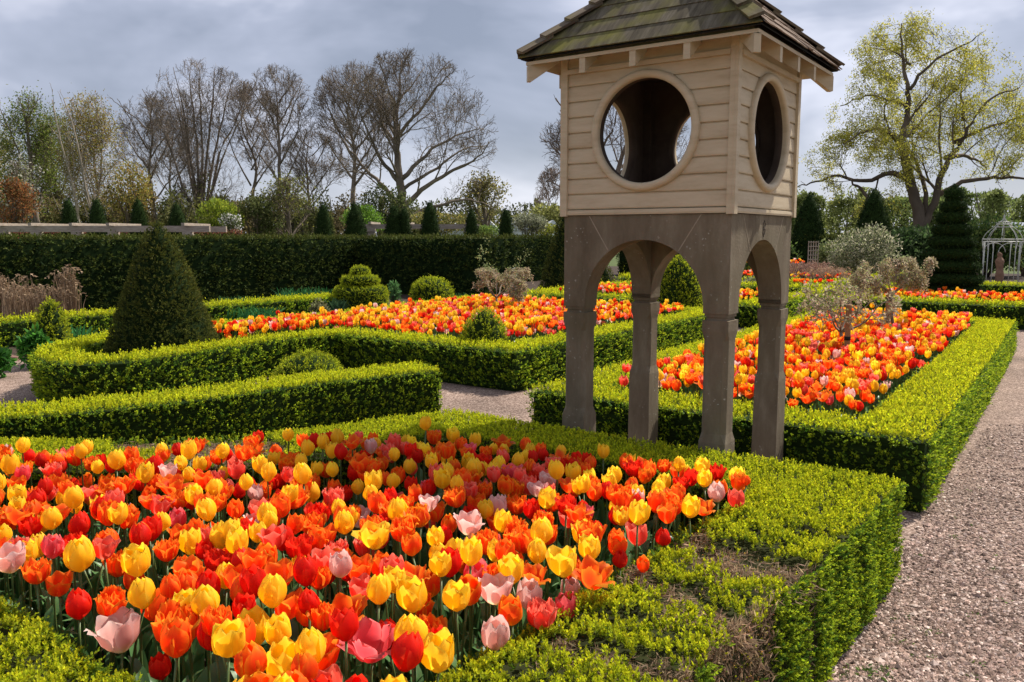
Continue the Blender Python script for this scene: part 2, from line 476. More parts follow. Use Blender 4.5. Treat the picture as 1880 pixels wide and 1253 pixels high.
def sample_quads(Q, dens):
    """Q (m,4,3) planar-ish quads -> points, normals, quad index"""
    Q = np.asarray(Q, float)
    a = np.cross(Q[:, 2] - Q[:, 0], Q[:, 3] - Q[:, 1])
    area = np.linalg.norm(a, axis=1) * 0.5
    cnt = rng.poisson(area * dens)
    idx = np.repeat(np.arange(len(Q)), cnt)
    s = rng.random(len(idx))[:, None]; t = rng.random(len(idx))[:, None]
    q = Q[idx]
    P = (q[:, 0] * (1 - s) + q[:, 1] * s) * (1 - t) + (q[:, 3] * (1 - s) + q[:, 2] * s) * t
    return P, unit(a)[idx], idx

def smooth_path(pts, per=6):
    """Catmull-Rom through 2-D points"""
    p = np.asarray(pts, float)
    p = np.vstack([2 * p[0] - p[1], p, 2 * p[-1] - p[-2]])
    out = []
    for i in range(1, len(p) - 2):
        for t in np.arange(per) / per:
            out.append(0.5 * ((2 * p[i]) + (-p[i - 1] + p[i + 1]) * t + (2 * p[i - 1] - 5 * p[i] + 4 * p[i + 1] - p[i + 2]) * t * t + (-p[i - 1] + 3 * p[i] - 3 * p[i + 1] + p[i + 2]) * t ** 3))
    out.append(p[-2])
    return np.array(out)

def offsets(path, w, closed):
    p = np.asarray(path, float); n = len(p)
    if closed:
        d0 = unit(p - np.roll(p, 1, 0)); d1 = unit(np.roll(p, -1, 0) - p)
    else:
        d = unit(np.diff(p, axis=0)); d0 = np.vstack([d[:1], d]); d1 = np.vstack([d, d[-1:]])
    n0 = np.c_[-d0[:, 1], d0[:, 0]]; n1 = np.c_[-d1[:, 1], d1[:, 0]]
    m = unit(n0 + n1); k = 1 / np.clip((m * n1).sum(1), 0.35, 1)
    return p + m * (k * w / 2)[:, None], p - m * (k * w / 2)[:, None]

def wobble(P, amp, f=3.0):
    return amp * (np.sin(P[:, 0] * f * 1.3 + 1.7) * np.cos(P[:, 1] * f + 0.4) + 0.6 * np.sin(P[:, 0] * f * 2.9 + P[:, 1] * f * 2.3))

SIDE_OLD = (0.020, 0.045, 0.008)
def hedge(name, path, w, h, sp, label, closed=False, is_uv=True, cat='hedge', group=None, top_y=0.95, side_y=0.42, nleaf=7,
          kind='box', bare=None, extra=None):
    """clipped hedge along a path (uv metres); one mesh = woody interior + leaves"""
    path = np.asarray(path, float)
    # subdivide long edges
    if True:
        q = []
        m = len(path) if closed else len(path) - 1
        for i in range(m):
            a, b = path[i], path[(i + 1) % len(path)]
            k = max(1, int(np.linalg.norm(b - a) / 0.8))
            for j in range(k): q.append(a + (b - a) * j / k)
        if not closed: q.append(path[-1])
        path = np.array(q)
    conv = (lambda A: UV(A)) if is_uv else (lambda A: np.asarray(A, float))
    def quads(w_, h_, z0=0.0, inset=0.0):
        Lp, Rp = offsets(path, w_, closed)
        if not closed and inset:
            pass
        n = len(path); m = n if closed else n - 1
        i = np.arange(m); j = (i + 1) % n
        def z(a, zz): return np.c_[a, np.full(len(a), zz)]
        top = np.stack([z(Rp[i], h_), z(Rp[j], h_), z(Lp[j], h_), z(Lp[i], h_)], 1)
        sr = np.stack([z(Rp[i], z0), z(Rp[j], z0), z(Rp[j], h_), z(Rp[i], h_)], 1)
        sl = np.stack([z(Lp[j], z0), z(Lp[i], z0), z(Lp[i], h_), z(Lp[j], h_)], 1)
        ends = []
        if not closed:
            ends = [np.stack([z(Lp[:1], z0)[0], z(Rp[:1], z0)[0], z(Rp[:1], h_)[0], z(Lp[:1], h_)[0]])[None],
                    np.stack([z(Rp[-1:], z0)[0], z(Lp[-1:], z0)[0], z(Lp[-1:], h_)[0], z(Rp[-1:], h_)[0]])[None]]
        return conv(top), conv(np.concatenate([sr, sl] + ends))
    mb = MB()
    yew = kind == 'yew'
    ct, cs = quads(w - 2.2 * sp, h - (.35 if yew else 1.1 if bare is None else 3.6) * sp, 0.0)
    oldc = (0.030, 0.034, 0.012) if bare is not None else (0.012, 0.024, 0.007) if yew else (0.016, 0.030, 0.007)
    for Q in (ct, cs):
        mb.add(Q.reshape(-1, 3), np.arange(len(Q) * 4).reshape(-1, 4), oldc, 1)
    top, side = quads(w - 0.6 * sp, h - 0.4 * sp, 0.02)
    dens = 1.0 / (sp * sp)
    P, N, _ = sample_quads(top, dens)
    if bare is not None:
        P, N = bare(mb, P, N, sp, True)
    P = P + np.c_[np.zeros((len(P), 2)), wobble(P, 0.006)]
    if yew:
        sprigs(mb, P, N, sp, nleaf, (0.10, 0.115, 0.02), (0.022, 0.040, 0.010), 0.85, 0.3, 1.3, 0.9, 0.35)
    else:
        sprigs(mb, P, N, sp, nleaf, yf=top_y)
    P, N, _ = sample_quads(side, dens * 0.9)
    if bare is not None:
        P, N = bare(mb, P, N, sp, False)
    P = P + N * wobble(np.c_[P[:, 0] + P[:, 2], P[:, 1] - P[:, 2]], 0.008, 6)[:, None]
    if yew:
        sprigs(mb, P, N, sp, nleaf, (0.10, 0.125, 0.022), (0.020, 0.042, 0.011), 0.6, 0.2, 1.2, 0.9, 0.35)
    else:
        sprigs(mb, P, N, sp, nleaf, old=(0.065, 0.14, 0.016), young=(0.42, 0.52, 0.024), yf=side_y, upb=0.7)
    if extra: extra(mb)
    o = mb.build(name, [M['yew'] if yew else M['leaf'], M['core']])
    tag(o, label, cat, group)
    return o

# ------------------------------------------------------------------ ground
def sheet(name, poly, z, mat, kind='structure'):
    mb = MB(); p = np.asarray(poly, float)
    mb.add(np.c_[p, np.full(len(p), z)], [list(range(len(p)))], (.5, .5, .5))
    o = mb.build(name, mat); o['kind'] = kind
    return o
sheet('ground', [(-900, -300), (900, -300), (900, 1500), (-900, 1500)], -0.004, M['grass'])
def uvpoly(L): return [tuple(uv(a, b)[:2]) for a, b in L]
sheet('path', uvpoly([(-16, -6), (7, -6), (7, 40), (-16, 40)]), 0.0, M['gravel'])

BED0 = [(-4.05, 1.2), (-3.2, 0.8), (-1.0, 0.8), (-1.0, 3.75), (-3.2, 3.75), (-3.35, 3.2), (-3.6, 2.7), (-4.05, 2.1), (-4.9, 1.9), (-5.2, 1.2)]
sheet('soil', uvpoly(BED0), 0.02, M['soil'])
sheet('soil', uvpoly([(-3.4, 5.35), (-1.05, 5.35), (-1.3, 13.2), (-3.5, 13.5)]), 0.02, M['soil'])
sheet('soil', uvpoly([(-7.4, 7.0), (-5.1, 7.0), (-5.1, 12.6), (-9.9, 12.6), (-9.4, 8.6), (-9.4, 6.4), (-9.6, 5.2), (-8.9, 4.3), (-8.0, 4.0), (-7.7, 5.2)]), 0.02, M['soil'])
sheet('soil', uvpoly([(-9.9, 14.4), (-5.1, 14.4), (-5.1, 20), (-9.9, 20)]), 0.02, M['soil'])
sheet('soil', uvpoly([(-4.1, 17.0), (3, 17.0), (3, 24), (-4.1, 24)]), 0.02, M['soil'])
sheet('soil', uvpoly([(-30, 4.9), (-11.5, 4.9), (-10.6, 7), (-10.6, 13.6), (-12.0, 17), (-12, 40), (-30, 40)]), 0.012, M['soil'])
sheet('soil', uvpoly([(-12, 30), (-4, 26), (12, 26), (12, 42), (-12, 42)]), 0.012, M['soil'])

# brick edging along the left border
mb = MB()
for i in range(34):
    a = -11.55 - i * 0.11
    c = uv(a, 4.85)
    mb.box(c[0] - .045, c[0] + .045, c[1] - .05, c[1] + .05, 0.0, 0.045, f=None)
o = mb.build('brick_edging', M['brick_edge']); tag(o, 'low red brick edging between tan gravel path and left border', 'edging')

# ------------------------------------------------------------------ box hedges round the beds
def wn2(P, f):
    return np.sin(P[:, 0] * f + 1.3 * np.sin(P[:, 1] * f * 0.7 + 2)) * np.cos(P[:, 1] * f * 1.1 + 0.9 * np.sin(P[:, 0] * f * 1.3))

def dieback(mb, P, N, sp, top):
    """brown, leafless bands on the near right strip and the back left corner"""
    u = P[:, 0] * EU[0] + P[:, 1] * EU[1]; v = P[:, 0] * EV[0] + P[:, 1] * EV[1]
    w = 0.07 * wn2(np.c_[u, v], 11) + 0.035 * wn2(np.c_[u + 3, v], 29)
    d1 = np.abs(v - (2.62 - 0.35 * (u + 0.72)) + w) < 0.125          # band across the strip
    d2 = np.abs(v - (2.26 - 0.25 * (u + 0.72)) + w) < 0.085
    d3 = (np.abs(v - (1.88 + 0.1 * (u + 0.72)) + w) < 0.055) & (u > -1.2)
    strip = (u > -1.3) & (v < 3.2)
    dead = (d1 | d2 | d3) & strip
    if not top:
        out = (u > -0.85) & (v < 2.95) & (v > 0.9)
        dead = out & (((v > 2.0) & (v < 2.8) & (w + 0.12 * np.sin(v * 9) > -0.06)) | (np.abs(v - 1.85 + w) < 0.1))
    else:
        # far left corner of the bed
        dead |= (u < -3.45) & (v < 3.1) & (v > 2.1) & ((np.abs(v - 2.55 + w) < 0.27))
    dead &= rng.random(len(P)) < 0.96
    if top:
        hh = np.where(strip | (u < -1.9) & (v < 1.2), .026 * wn2(np.c_[u, v], 14) + .012 * wn2(np.c_[u, v + 5], 33), 0)
        P = P + np.c_[np.zeros((len(P), 2)), hh + np.where(dead, -.022, 0)]
    Q = P[dead]; NQ = N[dead]; n = len(Q)
    if n:
        for k in range(6):
            cards(mb, Q + rng.normal(0, .008, (n, 3)) - NQ * rng.uniform(.008, .035, (n, 1)), rng.normal(0, 1, (n, 3)) * (1.1 - np.abs(NQ)), sp * 2.4, sp * .3, jitcol((0.26, 0.18, 0.115), n, .35, .05), 0)
        # bare twigs
        for k in range(3):
            G = unit(NQ * 0.9 + np.array([0, 0, .8]) + rng.normal(0, .32, (n, 3)))
            cards(mb, Q - NQ * 0.035 + rng.normal(0, .007, (n, 3)), G, sp * rng.uniform(1.4, 2.8, n), sp * 0.15, jitcol((0.42, 0.30, 0.20), n, .3, .05), 0)
        k = rng.random(n) < (0.35 if top else .8)
        c = jitcol((0.38, 0.21, 0.075), int(k.sum()), .4, .12)
        cards(mb, Q[k] - NQ[k] * rng.uniform(0, .03, (k.sum(), 1)), rng.normal(0, 1, (k.sum(), 3)) + NQ[k], sp * .55, sp * .35, c, 0)
        k = rng.random(n) < 0.12
        sprigs(mb, Q[k] - NQ[k] * 0.02, NQ[k], sp, 5, yf=.45)
    # thin yellowing rim round the dead bands
    return P[~dead], N[~dead]

# far-right, left and near strips of the bed at our feet
h0 = 0.49
hedge('box_hedge', [(-1.08, -0.4), (-1.05, 1.9), (-0.985, 3.0), (-0.97, 3.78), (-3.22, 3.78), (-3.40, 3.25), (-3.62, 2.75), (-4.05, 2.30), (-4.8, 1.72), (-5.6, 1.2), (-5.0, 0.8), (-3.2, 0.80), (-1.9, 0.78), (-1.32, 0.55)],
      0.50, h0, 0.0152, 'nearest low box hedge with brown dieback bands, framing the foreground tulips', nleaf=12, bare=dieback, top_y=.72, side_y=.40)
# bed to the right
hedge('box_hedge', [(-1.01, 5.37), (-1.12, 9.2), (-1.27, 13.2), (-3.52, 13.7), (-3.48, 9.2), (-3.37, 5.37)], 0.44, 0.44, 0.027,
      'bright clipped box hedge framing the tulip bed behind the tower, beside the gravel path', closed=True, nleaf=7)
# keyhole-shaped bed to the left
b1 = [(-5.12, 7.05), (-5.12, 12.5), (-9.95, 12.5), (-9.45, 8.6), (-9.55, 7.2), (-9.95, 6.2)]
bulb = [(-9.85, 5.6), (-9.3, 4.6), (-8.7, 4.05), (-8.0, 3.9), (-7.72, 4.3), (-7.80, 5.1), (-7.90, 5.95), (-7.84, 6.6)]
path1 = b1[:5] + smooth_path([b1[5]] + bulb, 4).tolist() + [(-7.75, 7.05)]
hedge('box_hedge', path1, 0.42, 0.44, 0.036, 'keyhole-shaped box hedge round the big yew cone and the left tulip bed', closed=True, nleaf=7)
# free-standing curved hedge in the middle
mc = smooth_path([(-7.0, 1.0), (-6.35, 1.75), (-5.88, 2.4), (-5.58, 2.95), (-5.36, 3.65), (-5.2, 4.5), (-4.86, 5.42)], 5)
hedge('box_hedge', mc, 0.46, 0.46, 0.024, 'curved free-standing box hedge with a square end beside the gravel gap', nleaf=7)
# low hedge behind, left
hedge('box_hedge', [(-13.1, 2.0), (-13.1, 11.9)], 0.5, 0.40, 0.05, 'straight low box hedge in front of the reeds and tall dark hedge', nleaf=6)
# beds further off
hedge('box_hedge', [(-5.1, 14.4), (-5.1, 20), (-9.9, 20), (-9.9, 14.4)], 0.44, 0.44, 0.06, 'box hedge round the further tulip bed seen through the left arch', closed=True, nleaf=6)
hedge('box_hedge', [(-5.6, 22.2), (-5.6, 29), (-11.9, 29), (-11.9, 22.2)], 0.44, 0.44, 0.075, 'farthest box hedge ring, just left of the tower behind the second yew cone', closed=True, nleaf=6)
hedge('box_hedge', [(3.2, 16.95), (3.2, 24), (-4.1, 24), (-4.1, 16.95)], 0.46, 0.44, 0.05, 'box hedge round the bed of the tiered yew at the right', closed=True, nleaf=6)
hedge('box_hedge', [(0.2, 19.4), (3.2, 19.4)], 0.4, 0.5, 0.055, 'short inner box hedge between two strips of tulips by the metal arbour', nleaf=6)

# tall yew hedges
hedge('yew_hedge', [(-18.4, 3.0), (-18.4, 17.4)], 1.0, 1.575, 0.085, 'long tall dark yew hedge running behind the reeds on the left', kind='yew', nleaf=7)
hedge('yew_hedge', [(-17.85, 17.4), (-13.2, 17.4)], 1.1, 1.575, 0.085, 'tall dark yew hedge end piece behind the stepped box topiary', kind='yew', nleaf=7)
hedge('yew_hedge', [(-17.5, 23.5), (-17.5, 28.5)], 1.0, 1.575, 0.11, 'tall yew hedge piece standing back behind the gap in the hedges', kind='yew', nleaf=6)
hedge('yew_hedge', [(-17.0, 31.5), (-8.0, 31.5)], 1.0, 1.575, 0.11, 'farthest tall yew hedge, left of the tower behind a few orange tulips', kind='yew', nleaf=6)

# ------------------------------------------------------------------ the tower
TT = R(-35.36)
tu = np.array([math.cos(TT), math.sin(TT)]); tv = np.array([-math.sin(TT), math.cos(TT)])
C0 = np.array([1.12, 4.262])
TC = C0 - tu * 0.5 + tv * 0.5
tower = empty('garden_tower', (TC[0], TC[1], 0), TT)
tag(tower, 'cream weatherboarded dovecote tower on four stone posts with arches and round openings', 'garden tower')
H = 0.5
SP, ZC, RA = 1.225, 2.165, 0.36
Z1, Z2 = 1.20, 1.723
PW = 0.14

def rot4(k):
    c, s = [(1, 0), (0, 1), (-1, 0), (0, -1)][k]
    return lambda P: np.stack([P[..., 0] * c - P[..., 1] * s, P[..., 0] * s + P[..., 1] * c, P[..., 2]], -1)

# stone posts
for k in range(4):
    mb = MB(); rf = rot4(k)
    cx, cy = H - PW / 2, -H + PW / 2
    stop = [0.56, 0.78, 0.74, 0.60][k]
    zs = [0, stop - .05, stop, 1.06, 1.11, 1.165, 1.166, 1.182, 1.183, 1.20]
    ch = [.002, .002, .022, .022, .002, .002, .002, .002, .002, .002]
    hw = [PW / 2 + .008, PW / 2 + .004, PW / 2 - .002, PW / 2 - .002, PW / 2 + .002, PW / 2 + .002, PW / 2 - .012, PW / 2 - .014, PW / 2 - .006, PW / 2 - .006]
    rings = []
    for z, c, w in zip(zs, ch, hw):
        rings.append([[cx + a, cy + b, z] for a, b in [(-w + c, -w), (w - c, -w), (w, -w + c), (w, w - c), (w - c, w), (-w + c, w), (-w, w - c), (-w, -w + c)]])
    # finer rings so that wear can displace the edges
    mb.grid(rf(np.array(rings)), (.5, .5, .5), 0, False, True)
    mb.build('post', M['stone'], tower)
# arched stone panels
for k in range(4):
    mb = MB(); rf = rot4(k)
    n = 28
    full = (k % 2 == 0)
    xe = H if full else H - PW
    y0, y1 = -H, -H + PW
    ang = np.linspace(np.pi, 0, n + 1)
    ax = RA * np.cos(ang); az = SP + RA * np.sin(ang)
    ax = np.r_[-xe, -RA, ax, RA, xe] if xe > RA + 1e-6 else np.r_[-RA, ax, RA]
    az = np.r_[Z1, Z1, az, Z1, Z1] if xe > RA + 1e-6 else np.r_[Z1, az, Z1]
    top = np.full(len(ax), Z2 - .002)
    tx = ax.copy()
    for y, flip in ((y0, 0), (y1, 1)):
        G = np.stack([np.stack([ax, np.full_like(ax, y), az], -1), np.stack([tx, np.full_like(ax, y), top], -1)])
        if flip: G = G[::-1]
        mb.grid(rf(G), (.5, .5, .5), 0, False)
    G = np.stack([np.stack([ax, np.full_like(ax, y1), az], -1), np.stack([ax, np.full_like(ax, y0), az], -1)])
    mb.grid(rf(G), (.5, .5, .5), 0, False)
    if full:
        for x in (-xe, xe):
            q = np.array([[x, y0, Z1], [x, y1, Z1], [x, y1, Z2 - .002], [x, y0, Z2 - .002]])
            mb.add(rf(q), [[0, 1, 2, 3]])
    mb.build('arch_panel', M['stone'], tower)
    # mortar joints of the keystone block
    for sg in (-1, 1):
        mb = MB()
        for (xa, za, xb, zb) in [(0.335, Z2 - .006, 0.212, 1.525)]:
            d = .0035
            yo = y0 - .0012
            q = np.array([[sg * xa - d, yo, za], [sg * xa + d, yo, za], [sg * xb + d, yo, zb], [sg * xb - d, yo, zb],
                          [sg * xa - d, yo + .01, za], [sg * xa + d, yo + .01, za], [sg * xb + d, yo + .01, zb], [sg * xb - d, yo + .01, zb]])
            mb.add(rf(q), [[0, 1, 2, 3], [0, 4, 5, 1], [3, 2, 6, 7], [1, 5, 6, 2], [0, 3, 7, 4]])
        mb.build('mortar_joint', M['mortar'], tower)
# carved knot emblem above the right and front arches
for k in (1,):
    mb = MB(); rf = rot4(k)
    for zz, ph in ((1.628, 0), (1.662, 0.0)):
        a = np.linspace(0, 2 * np.pi, 19)
        pts = np.stack([0.016 * np.sin(a) + 0.004 * np.sin(2 * a), np.full_like(a, -H - .0005), zz + 0.019 * np.cos(a)], -1)
        mb.tube(rf(pts), 0.0032, (.1, .1, .1), 5)
    a = np.linspace(-1, 1, 15)
    pts = np.stack([0.018 * np.sin(a * 3.1), np.full_like(a, -H - .0005), 1.645 + 0.045 * a], -1)
    mb.tube(rf(pts), 0.003, (.1, .1, .1), 5)
    mb.build('carved_emblem', M['carve'], tower)

# timber box --------------------------------------------------------------
HB = 0.512          # half width of the box outside the boards
ZB0, ZB1 = 1.723, 2.62
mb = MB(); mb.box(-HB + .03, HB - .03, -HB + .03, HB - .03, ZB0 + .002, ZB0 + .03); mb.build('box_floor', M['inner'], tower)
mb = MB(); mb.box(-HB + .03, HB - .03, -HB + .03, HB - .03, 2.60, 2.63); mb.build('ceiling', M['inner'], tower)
for k in range(4):
    rf = rot4(k)
    mb = MB()
    xw = HB - 0.03
    zb = [ZB0, ZB0 + .034] + list(np.arange(ZB0 + .034 + .0855, 2.64, .0855))
    Rh = 0.298
    for bi in range(len(zb) - 1):
        za, zc = zb[bi], zb[bi + 1]
        prof = [(0, .0085), (.08, .0105), (.2, .0105), (.55, .0085), (.90, .0060), (.905, .0005), (.985, .0005), (.99, .0085)]
        if bi == 0: prof = [(0, .016), (.3, .018), (.8, .016), (.9, -.004), (1, -.004)]
        subs = []
        for f, d in prof: subs.append((za + (zc - za) * f, d))
        # refine for the round hole
        fine = []
        for (z_a, d_a), (z_b, d_b) in zip(subs[:-1], subs[1:]):
            m = max(1, int((z_b - z_a) / .006))
            for q in range(m): fine.append((z_a + (z_b - z_a) * q / m, d_a + (d_b - d_a) * q / m))
        fine.append(subs[-1])
        fz = np.array([q[0] for q in fine]); fd = np.array([q[1] for q in fine])
        xh = np.sqrt(np.clip(Rh ** 2 - (fz - ZC) ** 2, 0, None))
        for sg in (-1, 1):
            A = np.stack([sg * np.full_like(fz, xw), -H - fd + .004, fz], -1)
            Bq = np.stack([sg * xh, -H - fd + .004, fz], -1)
            G = np.stack([A, Bq])
            if sg > 0: G = G[::-1]
            mb.grid(rf(np.swapaxes(G, 0, 1)), (.5, .5, .5), 0, False)
    mb.build('weatherboard', M['paint'], tower)
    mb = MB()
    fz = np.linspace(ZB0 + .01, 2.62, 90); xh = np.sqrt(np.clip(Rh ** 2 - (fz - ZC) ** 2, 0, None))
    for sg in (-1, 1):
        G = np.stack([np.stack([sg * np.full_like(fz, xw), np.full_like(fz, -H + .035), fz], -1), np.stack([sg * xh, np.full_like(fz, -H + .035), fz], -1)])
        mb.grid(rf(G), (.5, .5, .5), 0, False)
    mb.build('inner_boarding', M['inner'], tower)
    # moulded round frame
    mb = MB()
    prof = [(.276, .004), (.274, -.016), (.279, -.026), (.290, -.030), (.303, -.031), (.314, -.026), (.319, -.016), (.3195, .0)]
    a = np.linspace(0, 2 * np.pi, 65)[:-1]
    G = np.array([[[r * math.cos(t), -H + d, ZC + r * math.sin(t)] for t in a] for r, d in prof])
    mb.grid(rf(G[::-1]), (.5, .5, .5), 0, True, True)
    mb.build('round_frame', M['paint'], tower)
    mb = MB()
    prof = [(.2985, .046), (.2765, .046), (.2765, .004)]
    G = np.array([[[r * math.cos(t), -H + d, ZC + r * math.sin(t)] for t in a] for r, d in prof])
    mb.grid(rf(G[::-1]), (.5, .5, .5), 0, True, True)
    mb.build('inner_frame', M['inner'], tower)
    # corner board: two leaves meeting on the corner
    mb = MB()
    def cb(p): return rf(np.array([p]))[0]
    mb.box(-HB - .008, -HB + .036, -HB - .008, -HB + .010, ZB0 - .006, 2.60, f=cb)
    mb.box(-HB - .008, -HB + .010, -HB + .0105, -HB + .036, ZB0 - .006, 2.60, f=cb)
    mb.build('corner_board', M['paint'], tower)
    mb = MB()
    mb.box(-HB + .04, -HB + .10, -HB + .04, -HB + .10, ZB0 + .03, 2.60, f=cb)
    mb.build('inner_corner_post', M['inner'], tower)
    # frieze mould under the rafters
    mb = MB()
    mb.box(-HB + .037, HB - .037, -HB - .012, -HB + .01, 2.505, 2.53, f=cb)
    mb.build('frieze_mould', M['paint'], tower)

# roof ---------------------------------------------------------------------
OV, ZE, ZA = 0.192, 2.585, 3.25
E_ = H + OV
NC = 7
for k in range(4):
    rf = rot4(k)
    mb = MB()
    # slope from eave (half width E_ at ZE) to apex
    for c in range(NC):
        f0, f1 = c / NC, (c + 1.18) / NC
        f1 = min(f1, .999)
        th_ = .006
        w0, w1 = E_ * (1 - f0) , E_ * (1 - f1)
        lift0, lift1 = .007, .001
        yA, zA = -E_ * (1 - f0), ZE + (ZA - ZE) * f0
        yB, zB = -E_ * (1 - f1), ZE + (ZA - ZE) * f1
        nx = np.array([0, -(ZA - ZE), E_]); nx = nx / np.linalg.norm(nx)
        # individual shingles along the course
        nb = max(2, int(2 * w0 / 0.115)) if k != 0 else max(1, int(2 * w0 / 0.52))
        cuts = np.linspace(-1, 1, nb + 1)
        if nb > 2: cuts[1:-1] += rng.uniform(-.35, .35, nb - 1) * (2 / nb)
        for q in range(nb):
            a, b_ = cuts[q] + (.002 if q else 0), cuts[q + 1] - (.002 if q < nb - 1 else 0)
            dj = rng.uniform(-.003, .006) if k != 0 else 0
            dz = rng.uniform(0, .004) if k != 0 else rng.uniform(0, .001)
            top = []
            for (w, y, z, lf) in ((w0, yA, zA, lift0 + dz), (w1, yB, zB, lift1 + dz)):
                for x in (a * w, b_ * w):
                    top.append(np.array([x, y - (dj if w == w0 else 0), z]) + nx * (lf + th_))
            bot = [p - nx * th_ for p in top]
            V = np.array(top + bot)
            moss = {0: .95, 1: .12, 2: .5, 3: .6}[k]; dry = {0: 0., 1: .85, 2: .2, 3: .1}[k]
            UVs = [[(p[0] + 5.3 * k), (f0 * .9 + (0 if i_ % 4 < 2 else .15) + c * 1.7)] for i_, p in enumerate(V)]
            mb.add(rf(V), [[0, 1, 3, 2], [4, 6, 7, 5], [0, 4, 5, 1], [1, 5, 7, 3], [0, 2, 6, 4]], (moss * rng.uniform(.8, 1.1), dry, 0), 0, False, UVs)
    mb.build('roof_slope', M['shingle'], tower)
    # dark felt edge below the first course and soffit boarding
    mb = MB()
    mb.add(rf(np.array([[-E_ + .01, -E_ + .01, ZE - .002], [E_ - .01, -E_ + .01, ZE - .002], [E_ * .02, -E_ * .02, ZA - .03], [-E_ * .02, -E_ * .02, ZA - .03],
                        [-E_ + .01, -E_ + .01, ZE + .004], [E_ - .01, -E_ + .01, ZE + .004], [E_ * .02, -E_ * .02, ZA - .008], [-E_ * .02, -E_ * .02, ZA - .008]])),
           [[0, 3, 2, 1], [4, 5, 6, 7], [0, 1, 5, 4]])
    mb.build('roof_underlay', M['dark'], tower)
    mb = MB()
    mb.add(rf(np.array([[-E_ + .03, -E_ + .03, ZE - .030], [E_ - .03, -E_ + .03, ZE - .030], [H - .02, -H + .02, ZE - .030 + (OV - .01) * (ZA - ZE) / E_], [-H + .02, -H + .02, ZE - .030 + (OV - .01) * (ZA - ZE) / E_],
                        [-E_ + .03, -E_ + .03, ZE - .012], [E_ - .03, -E_ + .03, ZE - .012]])),
           [[0, 3, 2, 1], [0, 1, 5, 4]])
    mb.build('soffit', M['paint'], tower)
    # hip boards in steps
    mb = MB()
    hd = np.array([E_, -E_, 0.0]); a0 = np.array([E_, -E_, ZE]); a1 = np.array([0, 0, ZA])
    n1 = np.array([0, -(ZA - ZE), E_]); n1 = n1 / np.linalg.norm(n1); n2 = np.array([(ZA - ZE), 0, E_]); n2 /= np.linalg.norm(n2)
    for c in range(NC):
        f0, f1 = c / NC - (.012 if c == 0 else .02), min((c + 1.12) / NC, .99)
        wd = .062
        for nn, dr in ((n1, np.array([-1., 0, 0])), (n2, np.array([0, 1., 0]))):
            p0, p1 = a0 + (a1 - a0) * f0, a0 + (a1 - a0) * f1
            V = []
            for p, lf in ((p0, .050), (p1, .030)):
                for q in (np.zeros(3), dr * wd):
                    V.append(p + q + nn * lf)
            W = [p - nn * .014 for p in V]
            # ridge vertices of both leaves meet on the hip
            for s_ in (V, W):
                s_[0] = p0 + np.array([0, 0, 1]) * (.062 if s_ is V else .045); s_[2] = p1 + np.array([0, 0, 1]) * (.040 if s_ is V else .024)
            A = np.array(V + W)
            UVs = [[p[0] * .7 + p[1] * .9 + k, f0 * .9 + c * 2.1 + (0 if i_ % 4 < 2 else .2)] for i_, p in enumerate(A)]
            mb.add(rf(A), [[0, 1, 3, 2], [4, 6, 7, 5], [0, 4, 5, 1], [1, 5, 7, 3], [0, 2, 6, 4]], (.75 if k in (0, 3) else .35, 0.05 if nn is n1 and k == 0 else .35, 0), 0, False, UVs)
    mb.build('hip_board', M['shingle'], tower)
    # rafter tails
    sl = (ZA - ZE) / E_
    for x in (-.30, 0.0, .30):
        mb = MB(); w = .018
        yo = -E_ + .035; yi = -HB - .008
        zt = ZE - .032
        prof = [(yo, zt + .004), (yi, zt + (yi - yo) * sl), (yi, zt - .005 + (yi - yo) * sl * .2), (yo, zt - .075)]
        V = np.array([[x + sx_ * w, y, z] for sx_ in (-1, 1) for y, z in prof])
        mb.add(rf(V), [[0, 1, 2, 3], [7, 6, 5, 4], [0, 4, 5, 1], [3, 2, 6, 7], [0, 3, 7, 4], [1, 5, 6, 2]])
        mb.build('rafter_tail', M['paint'], tower)
    # diagonal hip rafter tail on the corner
    mb = MB(); w = .018
    dd = np.array([1., -1., 0]) / math.sqrt(2); pp = np.array([1., 1., 0]) / math.sqrt(2)
    do = (E_ - .035) * math.sqrt(2); di = (HB - .01) * math.sqrt(2); s2 = (ZA - ZE) / (E_ * math.sqrt(2)); zt = ZE - .034
    prof = [(do, zt), (di, zt + (do - di) * s2), (di, zt - .09 + (do - di) * s2), (do - .13, zt - .01), (do - .02, zt - .085), (do, zt - .085)]
    V = np.array([dd * d + pp * (sx_ * w) + np.array([0, 0, z]) for sx_ in (-1, 1) for d, z in prof])
    n_ = len(prof)
    mb.add(rf(V), [list(range(n_)), list(range(2 * n_ - 1, n_ - 1, -1))])
    mb.add(rf(V), [[i, (i + 1) % n_, n_ + (i + 1) % n_, n_ + i] for i in range(n_)])
    mb.build('hip_rafter', M['paint'], tower)

